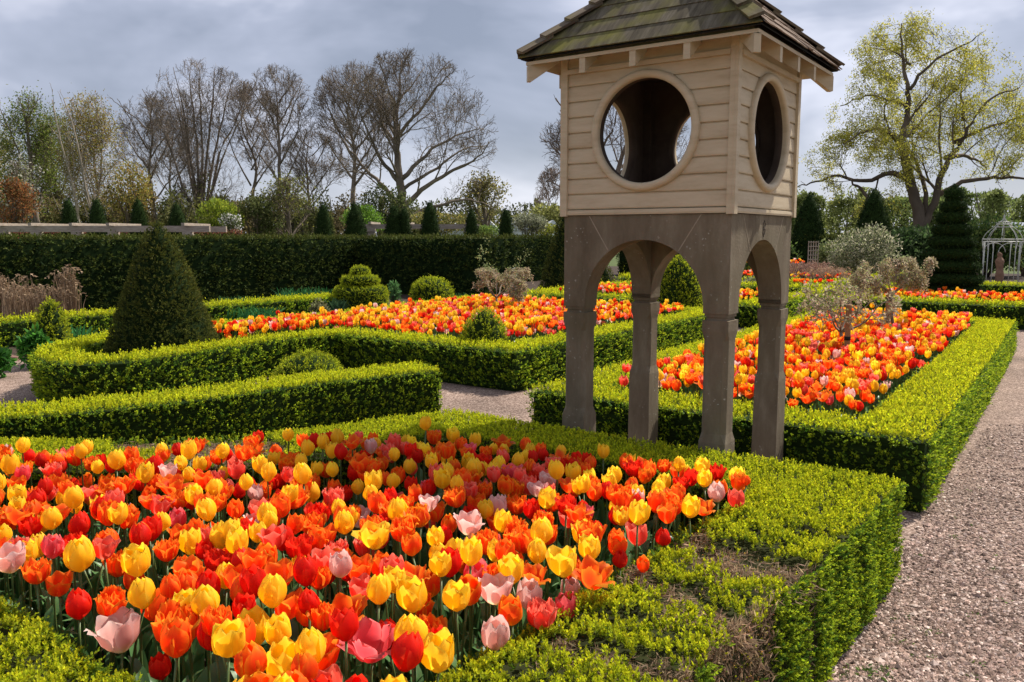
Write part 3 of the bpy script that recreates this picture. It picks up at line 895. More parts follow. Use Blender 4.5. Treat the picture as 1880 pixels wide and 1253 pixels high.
# ------------------------------------------------------------------ clipped topiary
def topiary(name, px, Y, prof, sp, label, kind='yew', cat='topiary', group=None, sides=26, nleaf=7, xy=None, dens=1.0, lk=1.0):
    """solid of revolution clothed with clipped leaves. prof = [(radius, z)...]"""
    x = at(px, 435, Y)[0] if xy is None else xy[0]
    y = Y if xy is None else xy[1]
    prof = np.asarray(prof, float)
    mb = MB()
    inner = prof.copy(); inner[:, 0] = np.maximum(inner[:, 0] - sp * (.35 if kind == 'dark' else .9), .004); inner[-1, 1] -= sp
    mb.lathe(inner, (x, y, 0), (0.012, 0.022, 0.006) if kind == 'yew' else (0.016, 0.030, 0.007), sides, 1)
    ang = np.linspace(0, 2 * np.pi, sides + 1)
    Q = []
    for (r0, z0), (r1, z1) in zip(prof[:-1], prof[1:]):
        for i in range(sides):
            a, b = ang[i], ang[i + 1]
            Q.append([[x + r0 * math.cos(a), y + r0 * math.sin(a), z0], [x + r0 * math.cos(b), y + r0 * math.sin(b), z0],
                      [x + r1 * math.cos(b), y + r1 * math.sin(b), z1], [x + r1 * math.cos(a), y + r1 * math.sin(a), z1]])
    P, N, _ = sample_quads(np.array(Q), dens / (sp * sp))
    d = rng.normal(0, sp * .18, (len(P), 1))
    P = P + N * (d + (0.02 * max(prof[:, 0]) * (wn2(np.c_[P[:, 0] + P[:, 2], P[:, 1] - P[:, 2]], 9)))[:, None])
    if kind == 'yew':
        sprigs(mb, P, N, sp, nleaf, (0.150, 0.155, 0.028), (0.028, 0.050, 0.012), 0.65, 0.35, 1.3, 0.95, 0.36)
    elif kind == 'dark':
        sprigs(mb, P, N, sp, nleaf, (0.040, 0.068, 0.014), (0.012, 0.028, 0.008), 0.6, 0.35, .8, 0.8, 0.36)
    else:
        sprigs(mb, P, N, sp, nleaf, (0.44, 0.48, 0.022), (0.06, 0.11, 0.012), 0.75, 0.7, 1.4, .8, .4)
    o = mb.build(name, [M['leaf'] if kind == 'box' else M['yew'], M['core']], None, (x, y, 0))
    o.location = (x, y, 0)
    tag(o, label, cat, group)
    return o

def cone(R0, Hh, tip=.03, bulge=.08, n=9):
    t = np.linspace(0, 1, n)
    r = R0 * ((1 - t) ** (1 - bulge)) * (1 + .25 * bulge * np.sin(t * np.pi)) + tip * t
    pr = np.c_[r, t * Hh]
    pr[0, 0] *= .93
    return np.vstack([pr, [0.003, Hh + tip * .6]])

topiary('yew_cone', 290, 9.25, [(.54, 0), (.575, .12), (.58, .38), (.50, .62), (.41, .88), (.335, 1.08), (.255, 1.30), (.16, 1.52), (.085, 1.66), (.04, 1.73), (.004, 1.76)], .030,
        'large dark yew cone filling the round end of the left bed', sides=34, nleaf=8)
topiary('yew_cone', 1041, 22.0, cone(.72, 2.45, .07), .06, 'tall dark yew cone partly hidden behind the left edge of the tower')
topiary('yew_cone', 1108, 22.5, cone(.43, .97, .03), .055, 'small dark yew cone seen through the tower arch')
topiary('box_egg', 1250, 15.0, [(.34, 0), (.42, .25), (.43, .5), (.38, .8), (.27, 1.05), (.14, 1.2), (.004, 1.27)], .040, 'egg-shaped box topiary framed by the front arch of the tower', 'box')
topiary('box_pyramid', 1168, 14.0, [(.22, 0), (.22, .25), (.17, .45), (.09, .6), (.004, .68)], .040, 'small box mound half hidden behind the rear post of the tower', 'box')
topiary('box_cone', 889, 9.35, [(.26, 0), (.27, .3), (.255, .46), (.20, .60), (.11, .72), (.04, .775), (.004, .79)], .028, 'small bright box cone rising at the front corner of the left tulip bed', 'box')
topiary('box_dome', 560, 7.55, [(.30, 0), (.32, .2), (.30, .36), (.22, .46), (.11, .515), (.004, .53)], .026, 'low box dome tucked behind the curved free-standing hedge', 'box')
topiary('box_dome', 791, 18.6, [(.42, 0), (.46, .25), (.44, .42), (.34, .57), (.19, .65), (.004, .68)], .045, 'smooth box dome in front of the tall dark hedge', 'box')
topiary('box_cone', 83, 10.4, [(.21, 0), (.22, .2), (.19, .42), (.13, .62), (.075, .76), (.004, .82)], .036, 'shaggy little box cone beside the reeds at the far left', 'box')
topiary('stepped_topiary', 660, 17.2, [(.50, 0), (.54, .25), (.54, .50), (.50, .56), (.30, .57), (.29, .60), (.37, .62), (.38, .74), (.33, .78), (.14, .79), (.13, .81), (.19, .83), (.19, .92), (.12, .97), (.004, .98)], .032,
        'stepped box topiary with three tiers near the end of the low hedge', 'box')
# yew with spiral tiers
pr = []
nt = 10
for i in range(nt):
    t0, t1 = i / nt, (i + 1) / nt
    rr = .66 * (1 - t0) ** .95 + .10
    r2 = .66 * (1 - t1) ** .95 + .10
    z0, z1 = 2.62 * (t0 ** .92), 2.62 * (t1 ** .92)
    pr += [(rr * .60, z0), (rr * 1.02, z0 + (z1 - z0) * .22), (rr * 1.0, z0 + (z1 - z0) * .60), (rr * .90, z0 + (z1 - z0) * .80), (r2 * .60, z0 + (z1 - z0) * .97)]
pr += [(.05, 2.66), (.004, 2.70)]
topiary('tiered_yew', 1747, 17.6, pr, .036, 'tall yew clipped into stacked tiers at the right', 'dark', nleaf=7)
# big cones at the right
topiary('yew_cone', 1484, 31, cone(.78, 3.15, .09, .3), .065, 'dark yew cone beside the little trellis, just right of the tower', 'dark', nleaf=6)
topiary('yew_cone', 1602, 30, cone(.85, 3.25, .10, .3), .065, 'dark yew cone rising behind the grey-green shrubs', 'dark', nleaf=6)
# skyline cones behind the tall hedge
for i, (px, ty, w, lab) in enumerate([
        (129, 368, 30, 'dark yew cone on the skyline, leftmost of the row behind the tall hedge'),
        (181, 368, 36, 'bushy dark yew cone on the skyline, second of the row from the left'),
        (257, 368, 34, 'dark yew cone on the skyline next to the tip of the big yew cone'),
        (327, 376, 38, 'dark yew cone on the skyline where the left pergola ends'),
        (595, 376, 32, 'narrow dark yew cone on the skyline beside the pale green dome'),
        (653, 375, 40, 'dark yew cone on the skyline in front of the pale green dome'),
        (725, 379, 38, 'broad dark yew cone on the skyline under the big oak'),
        (743, 384, 24, 'dark yew cone half hidden beside a broader one under the big oak'),
        (790, 372, 36, 'tall dark yew cone on the skyline in the gap of the right pergola'),
        (866, 386, 26, 'small dark yew cone on the skyline at the right end of the pergola'),
        (929, 386, 26, 'small dark yew cone in front of the white greenhouses')]):
    Y = 34
    zt = at(px, ty, Y)[1]
    topiary('yew_cone', px, Y, cone(w / FPX * Y * .60, zt, .10, .45), .065, lab, 'dark', group='skyline yew cones', sides=16, nleaf=5)

# ------------------------------------------------------------------ tulips
YEL, ORG, RED, COR, PNK, PAL, FLM = 'yellow', 'orange', 'red', 'coral', 'pink', 'pale', 'flame'
PAL_COL = {  # base, body, edge
    YEL: ((0.90, 0.68, 0.05), (0.98, 0.62, 0.022), (0.98, 0.70, 0.06)),
    ORG: ((0.90, 0.18, 0.012), (0.92, 0.062, 0.012), (0.97, 0.36, 0.025)),
    RED: ((0.62, 0.02, 0.008), (0.78, 0.018, 0.010), (0.82, 0.05, 0.015)),
    COR: ((0.80, 0.24, 0.14), (0.88, 0.105, 0.065), (0.92, 0.24, 0.16)),
    PNK: ((0.85, 0.24, 0.20), (0.84, 0.085, 0.105), (0.90, 0.22, 0.22)),
    PAL: ((0.85, 0.72, 0.35), (0.82, 0.44, 0.38), (0.88, 0.66, 0.60)),
    FLM: ((0.95, 0.62, 0.03), (0.86, 0.07, 0.010), (0.95, 0.38, 0.02)),
}

def bloom(kind, colour, seed, nu=8, nv=7, R0=.034, HH=.075):
    """cup of petals, base at z=0. returns list of (grid, colour grid)"""
    g = np.random.default_rng(seed)
    base, body, edge = [np.array(c) for c in PAL_COL[colour]]
    out = []
    if kind == 'double':
        layers = [(6, 1.0, .95, .14), (5, .82, 1.0, .03), (4, .50, .95, -.1)]
    elif kind == 'egg':
        layers = [(3, .93, 1.06, -.50), (3, .86, 1.09, -.58)]
    elif kind == 'cup':
        layers = [(3, .97, 1.06, -.16), (3, .88, 1.08, -.26)]
    elif kind == 'goblet':
        layers = [(3, 1.0, 1.0, .30), (3, .93, 1.02, .16)]
    else:   # open
        layers = [(3, 1.0, .92, .95), (3, .9, .98, .45)]
    rot = g.uniform(0, 6.28)
    for li, (n, rs, hs, op) in enumerate(layers):
        for i in range(n):
            phi = rot + (i + .5 * li) * 2 * np.pi / n + g.normal(0, .06 if kind != 'double' else .2)
            opn = op + g.normal(0, .06 if kind in ('egg', 'cup') else .20)
            hh = HH * hs * g.uniform(.93, 1.05); r0 = R0 * rs * g.uniform(.95, 1.05)
            sv = np.linspace(0, 1, nv)[:, None]; tv_ = np.linspace(-1, 1, nu)[None]
            belly = np.sin(np.pi * np.minimum(.5, .06 + .95 * sv) )
            r = r0 * (0.12 + 0.88 * belly) * (1 + 0 * tv_)
            if opn < 0:
                r = r * (1 - min(.62, -opn * 1.1) * np.clip((sv - .5) / .5, 0, 1) ** 2.2)
            else:
                r = r + r0 * opn * np.clip(sv - .42, 0, 1) ** 1.4 * 1.9
            wid = np.where(sv < .5, np.sin(np.pi * np.clip(.10 + .8 * sv, 0, 1)) ** .6, np.sqrt(np.clip(1 - (np.clip(sv - .5, 0, 1) / .51) ** 3.6, 0, 1)))
            wmax = 1.02 if n == 3 else (.78 if li == 0 else .7)
            a = tv_ * wid * wmax * np.clip(1 - .45 * max(opn, 0) * sv, .35, 1)
            z = hh * sv ** 1.0 * (1 - .12 * max(opn, 0) * sv) - .10 * hh * (tv_ ** 2) * sv + 0 * a
            if opn > .6: z = z - hh * .45 * (opn - .4) * np.clip(sv - .5, 0, 1) ** 1.5 * 2
            ripple = (.0016 if kind != 'double' else .0035) * np.sin(tv_ * 5 + g.uniform(0, 6) + sv * 3) * sv
            if kind == 'double' or kind == 'open':
                z = z + .003 * np.sin(tv_ * 9 + g.uniform(0, 6)) * sv ** 3
            mid = -.035 * r0 * np.exp(-(tv_ / .12) ** 2) * sv
            rr = r * (1 + .10 * tv_ ** 2 * (1 if li == 0 else .6)) + ripple + mid
            P = np.stack([rr * np.cos(phi + a), rr * np.sin(phi + a), z], -1)
            e_ = np.clip(np.maximum(np.abs(tv_) ** 4, sv ** 7) * 1.15, 0, 1)[..., None]
            b_ = np.clip(1 - sv / .28, 0, 1)[..., None] + 0 * e_
            shade = g.uniform(.9, 1.08)
            c = body * (1 - e_) + edge * e_
            vein = 1 + .10 * np.sin(tv_ * 31 + 3 * sv + seed) * sv * (1 - .4 * sv)
            c = c * vein[..., None]
            if colour == FLM: b_ = np.clip(1 - sv / .6 - .5 * np.abs(tv_), 0, 1)[..., None]
            if colour == ORG:   # broad warm edge
                e2 = np.clip(np.abs(tv_) ** 2.2 * .8 + sv ** 4 * .5, 0, 1)[..., None]
                c = body * (1 - e2) + edge * e2
            c = c * (1 - b_) + base * b_
            c = c * shade * (1 + .10 * np.sin(tv_ * 17 + seed)[..., None] * (sv[..., None] * .6))
            out.append((P, c))
    return out

def bloom_mesh(kind, colour, seed):
    mb = MB()
    for P, c in bloom(kind, colour, seed): mb.grid(P, c, 0, True)
    # green receptacle
    mb.lathe([(.003, -.004), (.007, .001), (.010, .006)], (0, 0, 0), (.22, .26, .06), 6)
    o = mb.build('bloom', M['petal']); me = o.data
    bpy.data.objects.remove(o)
    return me

def stem_mesh(seed, h=1.0):
    g = np.random.default_rng(seed); mb = MB()
    t = np.linspace(0, 1, 7)
    bx, by = g.normal(0, .016, 2)
    pts = np.stack([bx * np.sin(t * np.pi), by * np.sin(t * np.pi), t * h], -1)
    mb.tube(pts, np.linspace(.0042, .0034, 7), (.13, .20, .06), 6)
    o = mb.build('stem', M['blade']); me = o.data; bpy.data.objects.remove(o)
    return me

def leaf_grid(g, L, W, lean, az, nv=7):
    """broad strap leaf folded along the middle, curving outward"""
    t = np.linspace(0, 1, nv)
    up = L * np.sin(np.minimum(t * 1.25, 1.5)) * .95
    outw = lean * L * t ** 1.9
    z = up - .35 * lean * L * t ** 4
    w = W * np.sin(np.pi * np.clip(.10 + .9 * t, 0, 1)) ** .8
    w[-1] = .001
    tw = g.uniform(-.7, .7) * t
    d = np.array([math.cos(az), math.sin(az)])
    P = []
    for k, s_ in enumerate((-1, -.45, 0, .45, 1)):
        fold = abs(s_) * .35
        sx_ = -d[1] * np.cos(tw) + d[0] * np.sin(tw); sy_ = d[0] * np.cos(tw) + d[1] * np.sin(tw)
        P.append(np.stack([d[0] * (outw + .008 - fold * w * .3) + sx_ * w * s_ * .5, d[1] * (outw + .008 - fold * w * .3) + sy_ * w * s_ * .5, z + fold * w * .3], -1))
    return np.stack(P, 1)

def leaf_mesh(seed):
    g = np.random.default_rng(seed); mb = MB()
    G = leaf_grid(g, g.uniform(.24, .36), g.uniform(.035, .06), g.uniform(.12, .5), 0.0)
    c = np.array([.085, .185, .06]) * g.uniform(.75, 1.35)
    cc = np.broadcast_to(c, G.shape) * (1 + .12 * np.array([1, 0, -1, 0, 1]))[None, :, None]
    mb.grid(G, cc, 0, True)
    o = mb.build('leaf', M['blade']); me = o.data; bpy.data.objects.remove(o)
    return me

KINDS = {YEL: ['egg', 'cup', 'egg', 'cup'], ORG: ['double', 'cup', 'cup', 'goblet', 'egg', 'open', 'double'], RED: ['egg', 'cup', 'egg', 'double'], COR: ['cup', 'goblet', 'cup', 'double'],
         PNK: ['cup', 'goblet'], PAL: ['goblet', 'cup'], FLM: ['cup', 'double', 'egg']}
SHAPE = {'egg': 'closed egg-shaped', 'cup': 'cup-shaped', 'goblet': 'loosely opening', 'open': 'wide open', 'double': 'many-petalled ruffled'}
CNAME = {YEL: 'yellow', ORG: 'orange', RED: 'red', COR: 'coral', PNK: 'deep pink', PAL: 'pale pink', FLM: 'red and yellow flamed'}
STM = [stem_mesh(i) for i in range(6)]
LFM = [leaf_mesh(40 + i) for i in range(8)]
trng = np.random.default_rng(21)

def make_tulip(x, y, z, colour, kind, size, label, group, tilt=None):
    """z = height of the bloom base"""
    g = trng
    root = empty('tulip', (x, y, 0.02), g.uniform(0, 6.28))
    tag(root, label, 'tulip', group)
    hstem = z - .02
    st = bpy.data.objects.new('stem', STM[g.integers(6)]); COL.objects.link(st); st.parent = root
    st.scale = (1, 1, hstem)
    bl = bpy.data.objects.new('bloom', BM[(colour, kind)][g.integers(len(BM[(colour, kind)]))]); COL.objects.link(bl); bl.parent = root
    bl.location = (0, 0, hstem)
    tl = abs(g.normal(0, .10)) if tilt is None else tilt
    bl.rotation_euler = (tl, g.normal(0, .07), g.uniform(0, 6.28))
    bl.scale = (size * g.uniform(.95, 1.06),) * 2 + (size,)
    for i in range(3):
        lf = bpy.data.objects.new('leaf', LFM[g.integers(8)]); COL.objects.link(lf); lf.parent = root
        lf.rotation_euler = (0, 0, i * 2.1 + g.uniform(-.5, .5)); s_ = g.uniform(.75, 1.15) * hstem / .5
        lf.scale = (s_, s_, s_)
        lf.location = (0, 0, .0 + .03 * i)
    return root

def pick_colour(g, far=False):
    c = g.choice([ORG, YEL, RED, COR, PNK, PAL, FLM], p=[.31, .31, .15, .11, .02, .06, .04] if far else [.37, .235, .19, .09, .01, .035, .07])
    return str(c), str(g.choice(KINDS[str(c)]))

def inside(poly, x, y):
    p = np.asarray(poly, float); n = len(p); c = np.zeros(len(x), bool)
    j = n - 1
    for i in range(n):
        with np.errstate(divide='ignore', invalid='ignore'):
            t = ((p[i, 1] > y) != (p[j, 1] > y)) & (x < (p[j, 0] - p[i, 0]) * (y - p[i, 1]) / (p[j, 1] - p[i, 1] + 1e-12) + p[i, 0])
        c ^= t; j = i
    return c

def scatter(poly, spacing, g, jit=.34):
    p = np.asarray(poly, float)
    a = np.arange(p[:, 0].min(), p[:, 0].max(), spacing); b = np.arange(p[:, 1].min(), p[:, 1].max(), spacing * .87)
    A, B = np.meshgrid(a, b); A = A + (np.arange(len(b)) % 2)[:, None] * spacing * .5
    A = A.ravel() + g.normal(0, spacing * jit * .6, A.size); B = B.ravel() + g.normal(0, spacing * jit * .6, B.size)
    k = inside(p, A, B)
    return A[k], B[k]

# recognisable tulips of the near bed: pixel, bloom-centre height, colour, kind, size, label
HERO = [
 (222, 1163, .50, PAL, 'goblet', 1.25, 'pale pink tulip opening like a goblet at the lower left'),
 (144, 1113, .53, RED, 'egg', .92, 'solitary closed bright red tulip left of the pale pink one'),
 (145, 1020, .62, YEL, 'egg', 1.18, 'large yellow tulip with one petal drooping, at the far left'),
 (253, 1032, .60, YEL, 'cup', 1.05, 'yellow tulip between the far left yellow one and the crowd'),
 (264, 1090, .58, YEL, 'egg', .98, 'plump yellow tulip just above the ruffled orange bloom, lower left'),
 (325, 1152, .55, ORG, 'double', 1.3, 'big ruffled orange tulip right of the pale pink goblet'),
 (297, 1226, .47, RED, 'cup', .72, 'small low red tulip at the bottom edge, left'),
 (460, 1158, .56, YEL, 'cup', 1.12, 'tall yellow tulip standing above pink petals, lower left'),
 (522, 1222, .54, YEL, 'cup', 1.12, 'yellow tulip at the very bottom left of centre'),
 (755, 1168, .58, YEL, 'egg', 1.12, 'big smooth yellow tulip near the bottom centre'),
 (760, 1094, .60, YEL, 'cup', 1.06, 'yellow tulip directly behind the big smooth yellow one'),
 (838, 1096, .61, YEL, 'cup', .9, 'yellow tulip on a long bare stem, bottom centre'),
 (683, 1180, .54, PNK, 'open', 1.15, 'magenta pink tulip with spreading petals, bottom centre'),
 (808, 1186, .54, RED, 'cup', .85, 'red tulip between the big yellow one and the pale one'),
 (908, 1166, .53, PAL, 'cup', .95, 'pale blush tulip at the edge of the near box hedge'),
 (940, 1124, .55, FLM, 'cup', .85, 'red tulip flamed yellow at its base, by the hedge edge'),
 (996, 1131, .52, COR, 'double', .95, 'salmon ruffled tulip leaning on the hedge edge'),
 (1042, 1115, .50, PNK, 'cup', .85, 'dusky pink tulip behind the salmon one at the hedge'),
 (1036, 1034, .62, YEL, 'goblet', 1.0, 'tall yellow tulip standing alone on a dark stem, right of centre'),
 (1088, 1056, .57, ORG, 'open', 1.05, 'orange tulip with petals folded open, right of centre'),
 (1139, 1028, .52, RED, 'egg', .66, 'small closed red tulip near the dieback hedge'),
 (1181, 1038, .50, ORG, 'cup', .60, 'tiny orange tulip closest to the brown hedge patch'),
 (939, 1047, .59, YEL, 'cup', 1.0, 'wide yellow tulip behind the red pair, centre right'),
 (690, 984, .62, YEL, 'goblet', 1.05, 'yellow tulip with notched rim in the middle of the bed'),
 (782, 778, .66, YEL, 'egg', .95, 'lone yellow tulip standing highest against the back hedge'),
 (462, 827, .60, ORG, 'open', 1.05, 'orange star-shaped tulip in front of the brown hedge patch'),
 (565, 823, .62, YEL, 'egg', .95, 'front yellow tulip of the pair by the brown back hedge'),
 (592, 812, .63, YEL, 'egg', .90, 'rear yellow tulip of the pair by the brown back hedge'),
 (1108, 830, .58, YEL, 'cup', .85, 'yellow tulip right below the left front post of the tower'),
 (1246, 853, .60, YEL, 'egg', .8, 'yellow tulip in front of the shaded back hedge'),
 (1290, 857, .62, YEL, 'cup', .85, 'upper yellow tulip of the pair below the front post'),
 (1293, 880, .59, YEL, 'cup', .85, 'lower yellow tulip of the pair below the front post'),
 (1318, 906, .56, PAL, 'cup', .9, 'pale pink tulip nearest the right corner of the bed'),
 (1352, 918, .54, COR, 'cup', .9, 'coral red tulip in the right corner of the bed'),
 (1371, 883, .58, ORG, 'egg', .5, 'small orange bud highest in the right corner of the bed'),
 (213, 845, .63, YEL, 'egg', 1.05, 'yellow tulip standing high in the back row at the left'),
 (347, 828, .64, YEL, 'cup', 1.05, 'yellow tulip in the back row by the brown hedge, left'),
]
BM = {}
sd_ = 100
for c_, ks in KINDS.items():
    for k_ in SHAPE:
        if k_ not in ks and (c_, k_) not in {(h[3], h[4]) for h in HERO}: continue
        for j in range(3 if c_ in (YEL, ORG, RED) else 2):
            sd_ += 1
            BM.setdefault((c_, k_), []).append(bloom_mesh(k_, c_, sd_))
taken = []
for px, py, z, c_, k_, sz, lab in HERO:
    x, y = onz(px, py, z)
    sz *= float(np.interp(y, [2.0, 2.7, 4.0], [1.20, 1.14, 1.0]))
    taken.append((x, y))
    make_tulip(x, y, z - .036 * sz, c_, k_, sz, lab, 'tulips in the near bed', tilt=.08)
taken = np.array(taken)
TP0 = [(-4.15, 1.10), (-3.2, 1.10), (-2.0, 1.06), (-1.25, 1.0), (-1.22, 3.46), (-2.1, 3.42), (-2.90, 3.30), (-3.12, 3.02), (-3.30, 2.62), (-3.65, 2.12), (-4.15, 1.75), (-4.6, 1.45)]
A, B = scatter(TP0, .100, trng)
P3 = UV(np.c_[A, B, np.zeros(len(A))])
# keep only what the camera could see from here or a step to the side
ok = (np.abs(P3[:, 0]) < P3[:, 1] * .72 + .3)
dmin = np.min(np.hypot(P3[:, None, 0] - taken[None, :, 0], P3[:, None, 1] - taken[None, :, 1]), 1)
ok &= dmin > .058
def pix0(x, y, z):
    dz = z - EYE; f = y * math.cos(PITCH) - dz * math.sin(PITCH); u_ = y * math.sin(PITCH) + dz * math.cos(PITCH)
    return 940 + FPX * x / f, 626.5 - FPX * u_ / f
PX, PY = pix0(P3[:, 0], P3[:, 1], .57)
for (hx, hy, *_r), (tx, ty) in zip(HERO, taken):
    ok &= ~((np.hypot(PX - hx, PY - hy) < 27 + 9 * (ty < 2.6)) & (P3[:, 1] < ty))
P3 = P3[ok]
near = np.argsort(np.hypot(P3[:, 0], P3[:, 1]))
nind = 300 - len(HERO)
inframe = np.abs(P3[near, 0]) < P3[near, 1] * .63
order = np.r_[near[inframe], near[~inframe]]
REST = []
SHORT = ['the pale pink goblet tulip at lower left', 'the solitary red tulip at lower left', 'the drooping-petalled yellow tulip far left', 'the second big yellow tulip from far left',
 'the plump yellow tulip at lower left', 'the big ruffled orange tulip at lower left', 'the small low red tulip at the bottom', 'the tall yellow tulip over pink petals',
 'the yellow tulip at the bottom edge', 'the big smooth yellow tulip at bottom centre', 'the yellow tulip behind the big smooth one', 'the long-stemmed yellow tulip at bottom centre',
 'the magenta tulip at bottom centre', 'the red tulip at bottom centre', 'the blush tulip at the hedge edge', 'the flamed red tulip at the hedge edge', 'the salmon tulip on the hedge edge',
 'the dusky pink tulip at the hedge', 'the dark-stemmed yellow tulip right of centre', 'the folded-open orange tulip right of centre', 'the small red tulip by the dieback',
 'the tiny orange tulip by the dieback', 'the wide yellow tulip at centre right', 'the notched yellow tulip in mid bed', 'the highest lone yellow tulip', 'the orange star-shaped tulip',
 'the front yellow tulip of the back pair', 'the rear yellow tulip of the back pair', 'the yellow tulip under the left tower post', 'the yellow tulip before the shaded hedge',
 'the upper yellow tulip below the front post', 'the lower yellow tulip below the front post', 'the pale tulip near the right corner', 'the coral tulip in the right corner',
 'the orange bud in the right corner', 'the high yellow tulip in the back row left', 'the back-row yellow tulip by the brown patch']
assert len(SHORT) == len(HERO)
HP = np.array([(h[0], h[1]) for h in HERO], float)
def pix(x, y, z):
    dz = z - EYE; f = y * math.cos(PITCH) - dz * math.sin(PITCH); u_ = y * math.sin(PITCH) + dz * math.cos(PITCH)
    return 940 + FPX * x / f, 626.5 - FPX * u_ / f
used_labels = {}
ORD = ['', 'second ', 'third ', 'fourth ', 'fifth ', 'sixth ', 'seventh ', 'eighth ', 'ninth ', 'tenth ']
def tulip_label(k_, c_, x, y, z):
    px, py = pix(x, y, z + .04)
    d = np.hypot(HP[:, 0] - px, (HP[:, 1] - py) * 1.4); h = int(np.argmin(d))
    dx, dy = px - HP[h, 0], (py - HP[h, 1]) * 1.4
    w = ('right of' if dx > 0 else 'left of') if abs(dx) > abs(dy) else ('below' if dy > 0 else 'above')
    sh = {'egg': 'closed', 'cup': 'cup-shaped', 'goblet': 'flaring', 'open': 'wide open', 'double': 'ruffled'}[k_]
    key = (sh, c_, w, h); n = used_labels.get(key, 0); used_labels[key] = n + 1
    return f'{ORD[min(n, 9)]}{sh} {CNAME[c_]} tulip {w} {SHORT[h]}'
for i, k in enumerate(order):
    x, y = P3[k, :2]
    c_, k_ = pick_colour(trng)
    z = trng.normal(.53, .035) + (.03 if c_ == YEL else 0)
    z = min(max(z, .44), .62)
    vv = x * EV[0] + y * EV[1]
    if vv > 2.9: z = min(z, .515)
    sz = trng.uniform(.80, 1.10) * float(np.interp(y, [1.9, 2.8, 4.0], [1.12, 1.02, .92])) * (1.04 if k_ in ('double', 'open') else 1.0)
    u_ = x * EU[0] + y * EU[1]; v_ = x * EV[0] + y * EV[1]
    if i < nind:
        make_tulip(x, y, z, c_, k_, sz, tulip_label(k_, c_, x, y, z), 'tulips in the near bed')
    else:
        REST.append((x, y, z, c_, k_, sz))

def add_tulip_lod(mb, g, lib, x, y, z, c_, k_, sz, lod, zb=0.02):
    V = lib[(c_, k_, lod)]
    P, C, F = V[g.integers(len(V))]
    a = g.uniform(0, 6.28); ca, sa = math.cos(a), math.sin(a)
    tl = g.normal(0, .12); ct, st_ = math.cos(tl), math.sin(tl)
    Q = P * sz
    Q = np.stack([Q[:, 0], Q[:, 1] * ct - Q[:, 2] * st_, Q[:, 1] * st_ + Q[:, 2] * ct], -1)
    Q = np.stack([Q[:, 0] * ca - Q[:, 1] * sa, Q[:, 0] * sa + Q[:, 1] * ca, Q[:, 2]], -1) + np.array([x, y, z])
    mb.add(Q, F, C * g.uniform(.88, 1.08), 0, True)
    r = .005 if lod else .004
    mb.tube([[x, y, zb], [x, y, z]], r, (.12, .19, .06), 3, 1, False)
    for i in range(2 if lod == 2 else 3):
        G = leaf_grid(g, g.uniform(.24, .36), g.uniform(.04, .06), g.uniform(.12, .5), g.uniform(0, 6.28), 4 if lod else 6)
        G = G[:, ::2] if lod else G
        mb.grid(G + np.array([x, y, zb]), np.array([.085, .185, .055]) * g.uniform(.7, 1.35), 1, True)

lib = {}
for c_, ks in KINDS.items():
    for k_ in sorted(set(ks)):
        for lod, (nu, nv) in {0: (6, 6), 1: (4, 5), 2: (3, 4)}.items():
            L_ = []
            for j in range(4):
                t = MB()
                for P, c in bloom(k_, c_, 500 + j + lod * 10, nu, nv): t.grid(P, c, 0, True)
                L_.append((np.concatenate(t.V), np.concatenate(t.C), np.concatenate([f for f, _, _ in t.F])))
            lib[(c_, k_, lod)] = L_
mass = MB()
for r_ in REST: add_tulip_lod(mass, trng, lib, *r_, 0)
KEEP = [(at(889, 435, 9.35)[0], 9.1, .36), (at(290, 435, 9.25)[0], 9.25, .68), (at(1250, 435, 15)[0], 15, .4)]
def fill_bed(poly, sp_, lod, zm=.47, zs=.035):
    A, B = scatter(poly, sp_, trng)
    W = UV(np.c_[A, B, np.zeros(len(A))])
    vis = (W[:, 1] > 0) & (W[:, 0] < W[:, 1] * .66 + .4) & (W[:, 0] > -W[:, 1] * .66 - .4)
    for kx, ky, kr in KEEP: vis &= np.hypot(W[:, 0] - kx, W[:, 1] - ky) > kr
    W = W[vis]
    for x, y, _ in W:
        c_, k_ = pick_colour(trng, True)
        z = trng.normal(zm, zs) + (.02 if c_ == YEL else 0)
        add_tulip_lod(mass, trng, lib, x, y, z, c_, k_, trng.uniform(.85, 1.12), lod)
fill_bed([(-3.1, 5.65), (-1.28, 5.65), (-1.38, 9.2), (-1.54, 12.9), (-3.25, 13.3), (-3.2, 9.2)], .112, 1, .46)
fill_bed([(-7.6, 7.32), (-5.40, 7.32), (-5.40, 12.2), (-9.6, 12.2), (-9.15, 8.6), (-9.3, 7.2), (-9.1, 5.9), (-8.6, 5.5), (-8.2, 5.6), (-8.1, 6.9)], .125, 2, .46)
fill_bed([(-9.6, 14.7), (-5.4, 14.7), (-5.4, 16.6), (-9.6, 16.6)], .15, 2, .48)
fill_bed([(-11.5, 23), (-6, 23), (-6, 24.5), (-11.5, 24.5)], .18, 2, .52)
fill_bed([(-11.4, 28.0), (-8.6, 28.0), (-8.6, 29.4), (-11.4, 29.4)], .18, 2, .75)
fill_bed([(-3.8, 17.3), (2.9, 17.3), (2.9, 18.9), (-3.8, 18.9)], .14, 2, .45)
fill_bed([(-.6, 20.0), (2.9, 20.0), (2.9, 23.6), (-.6, 23.6)], .16, 2, .55)
mo = mass.build('tulip_mass', [M['petal'], M['blade']])
tag(mo, 'hundreds of mixed orange, red and yellow tulips filling the farther beds', 'tulips', kind='stuff')

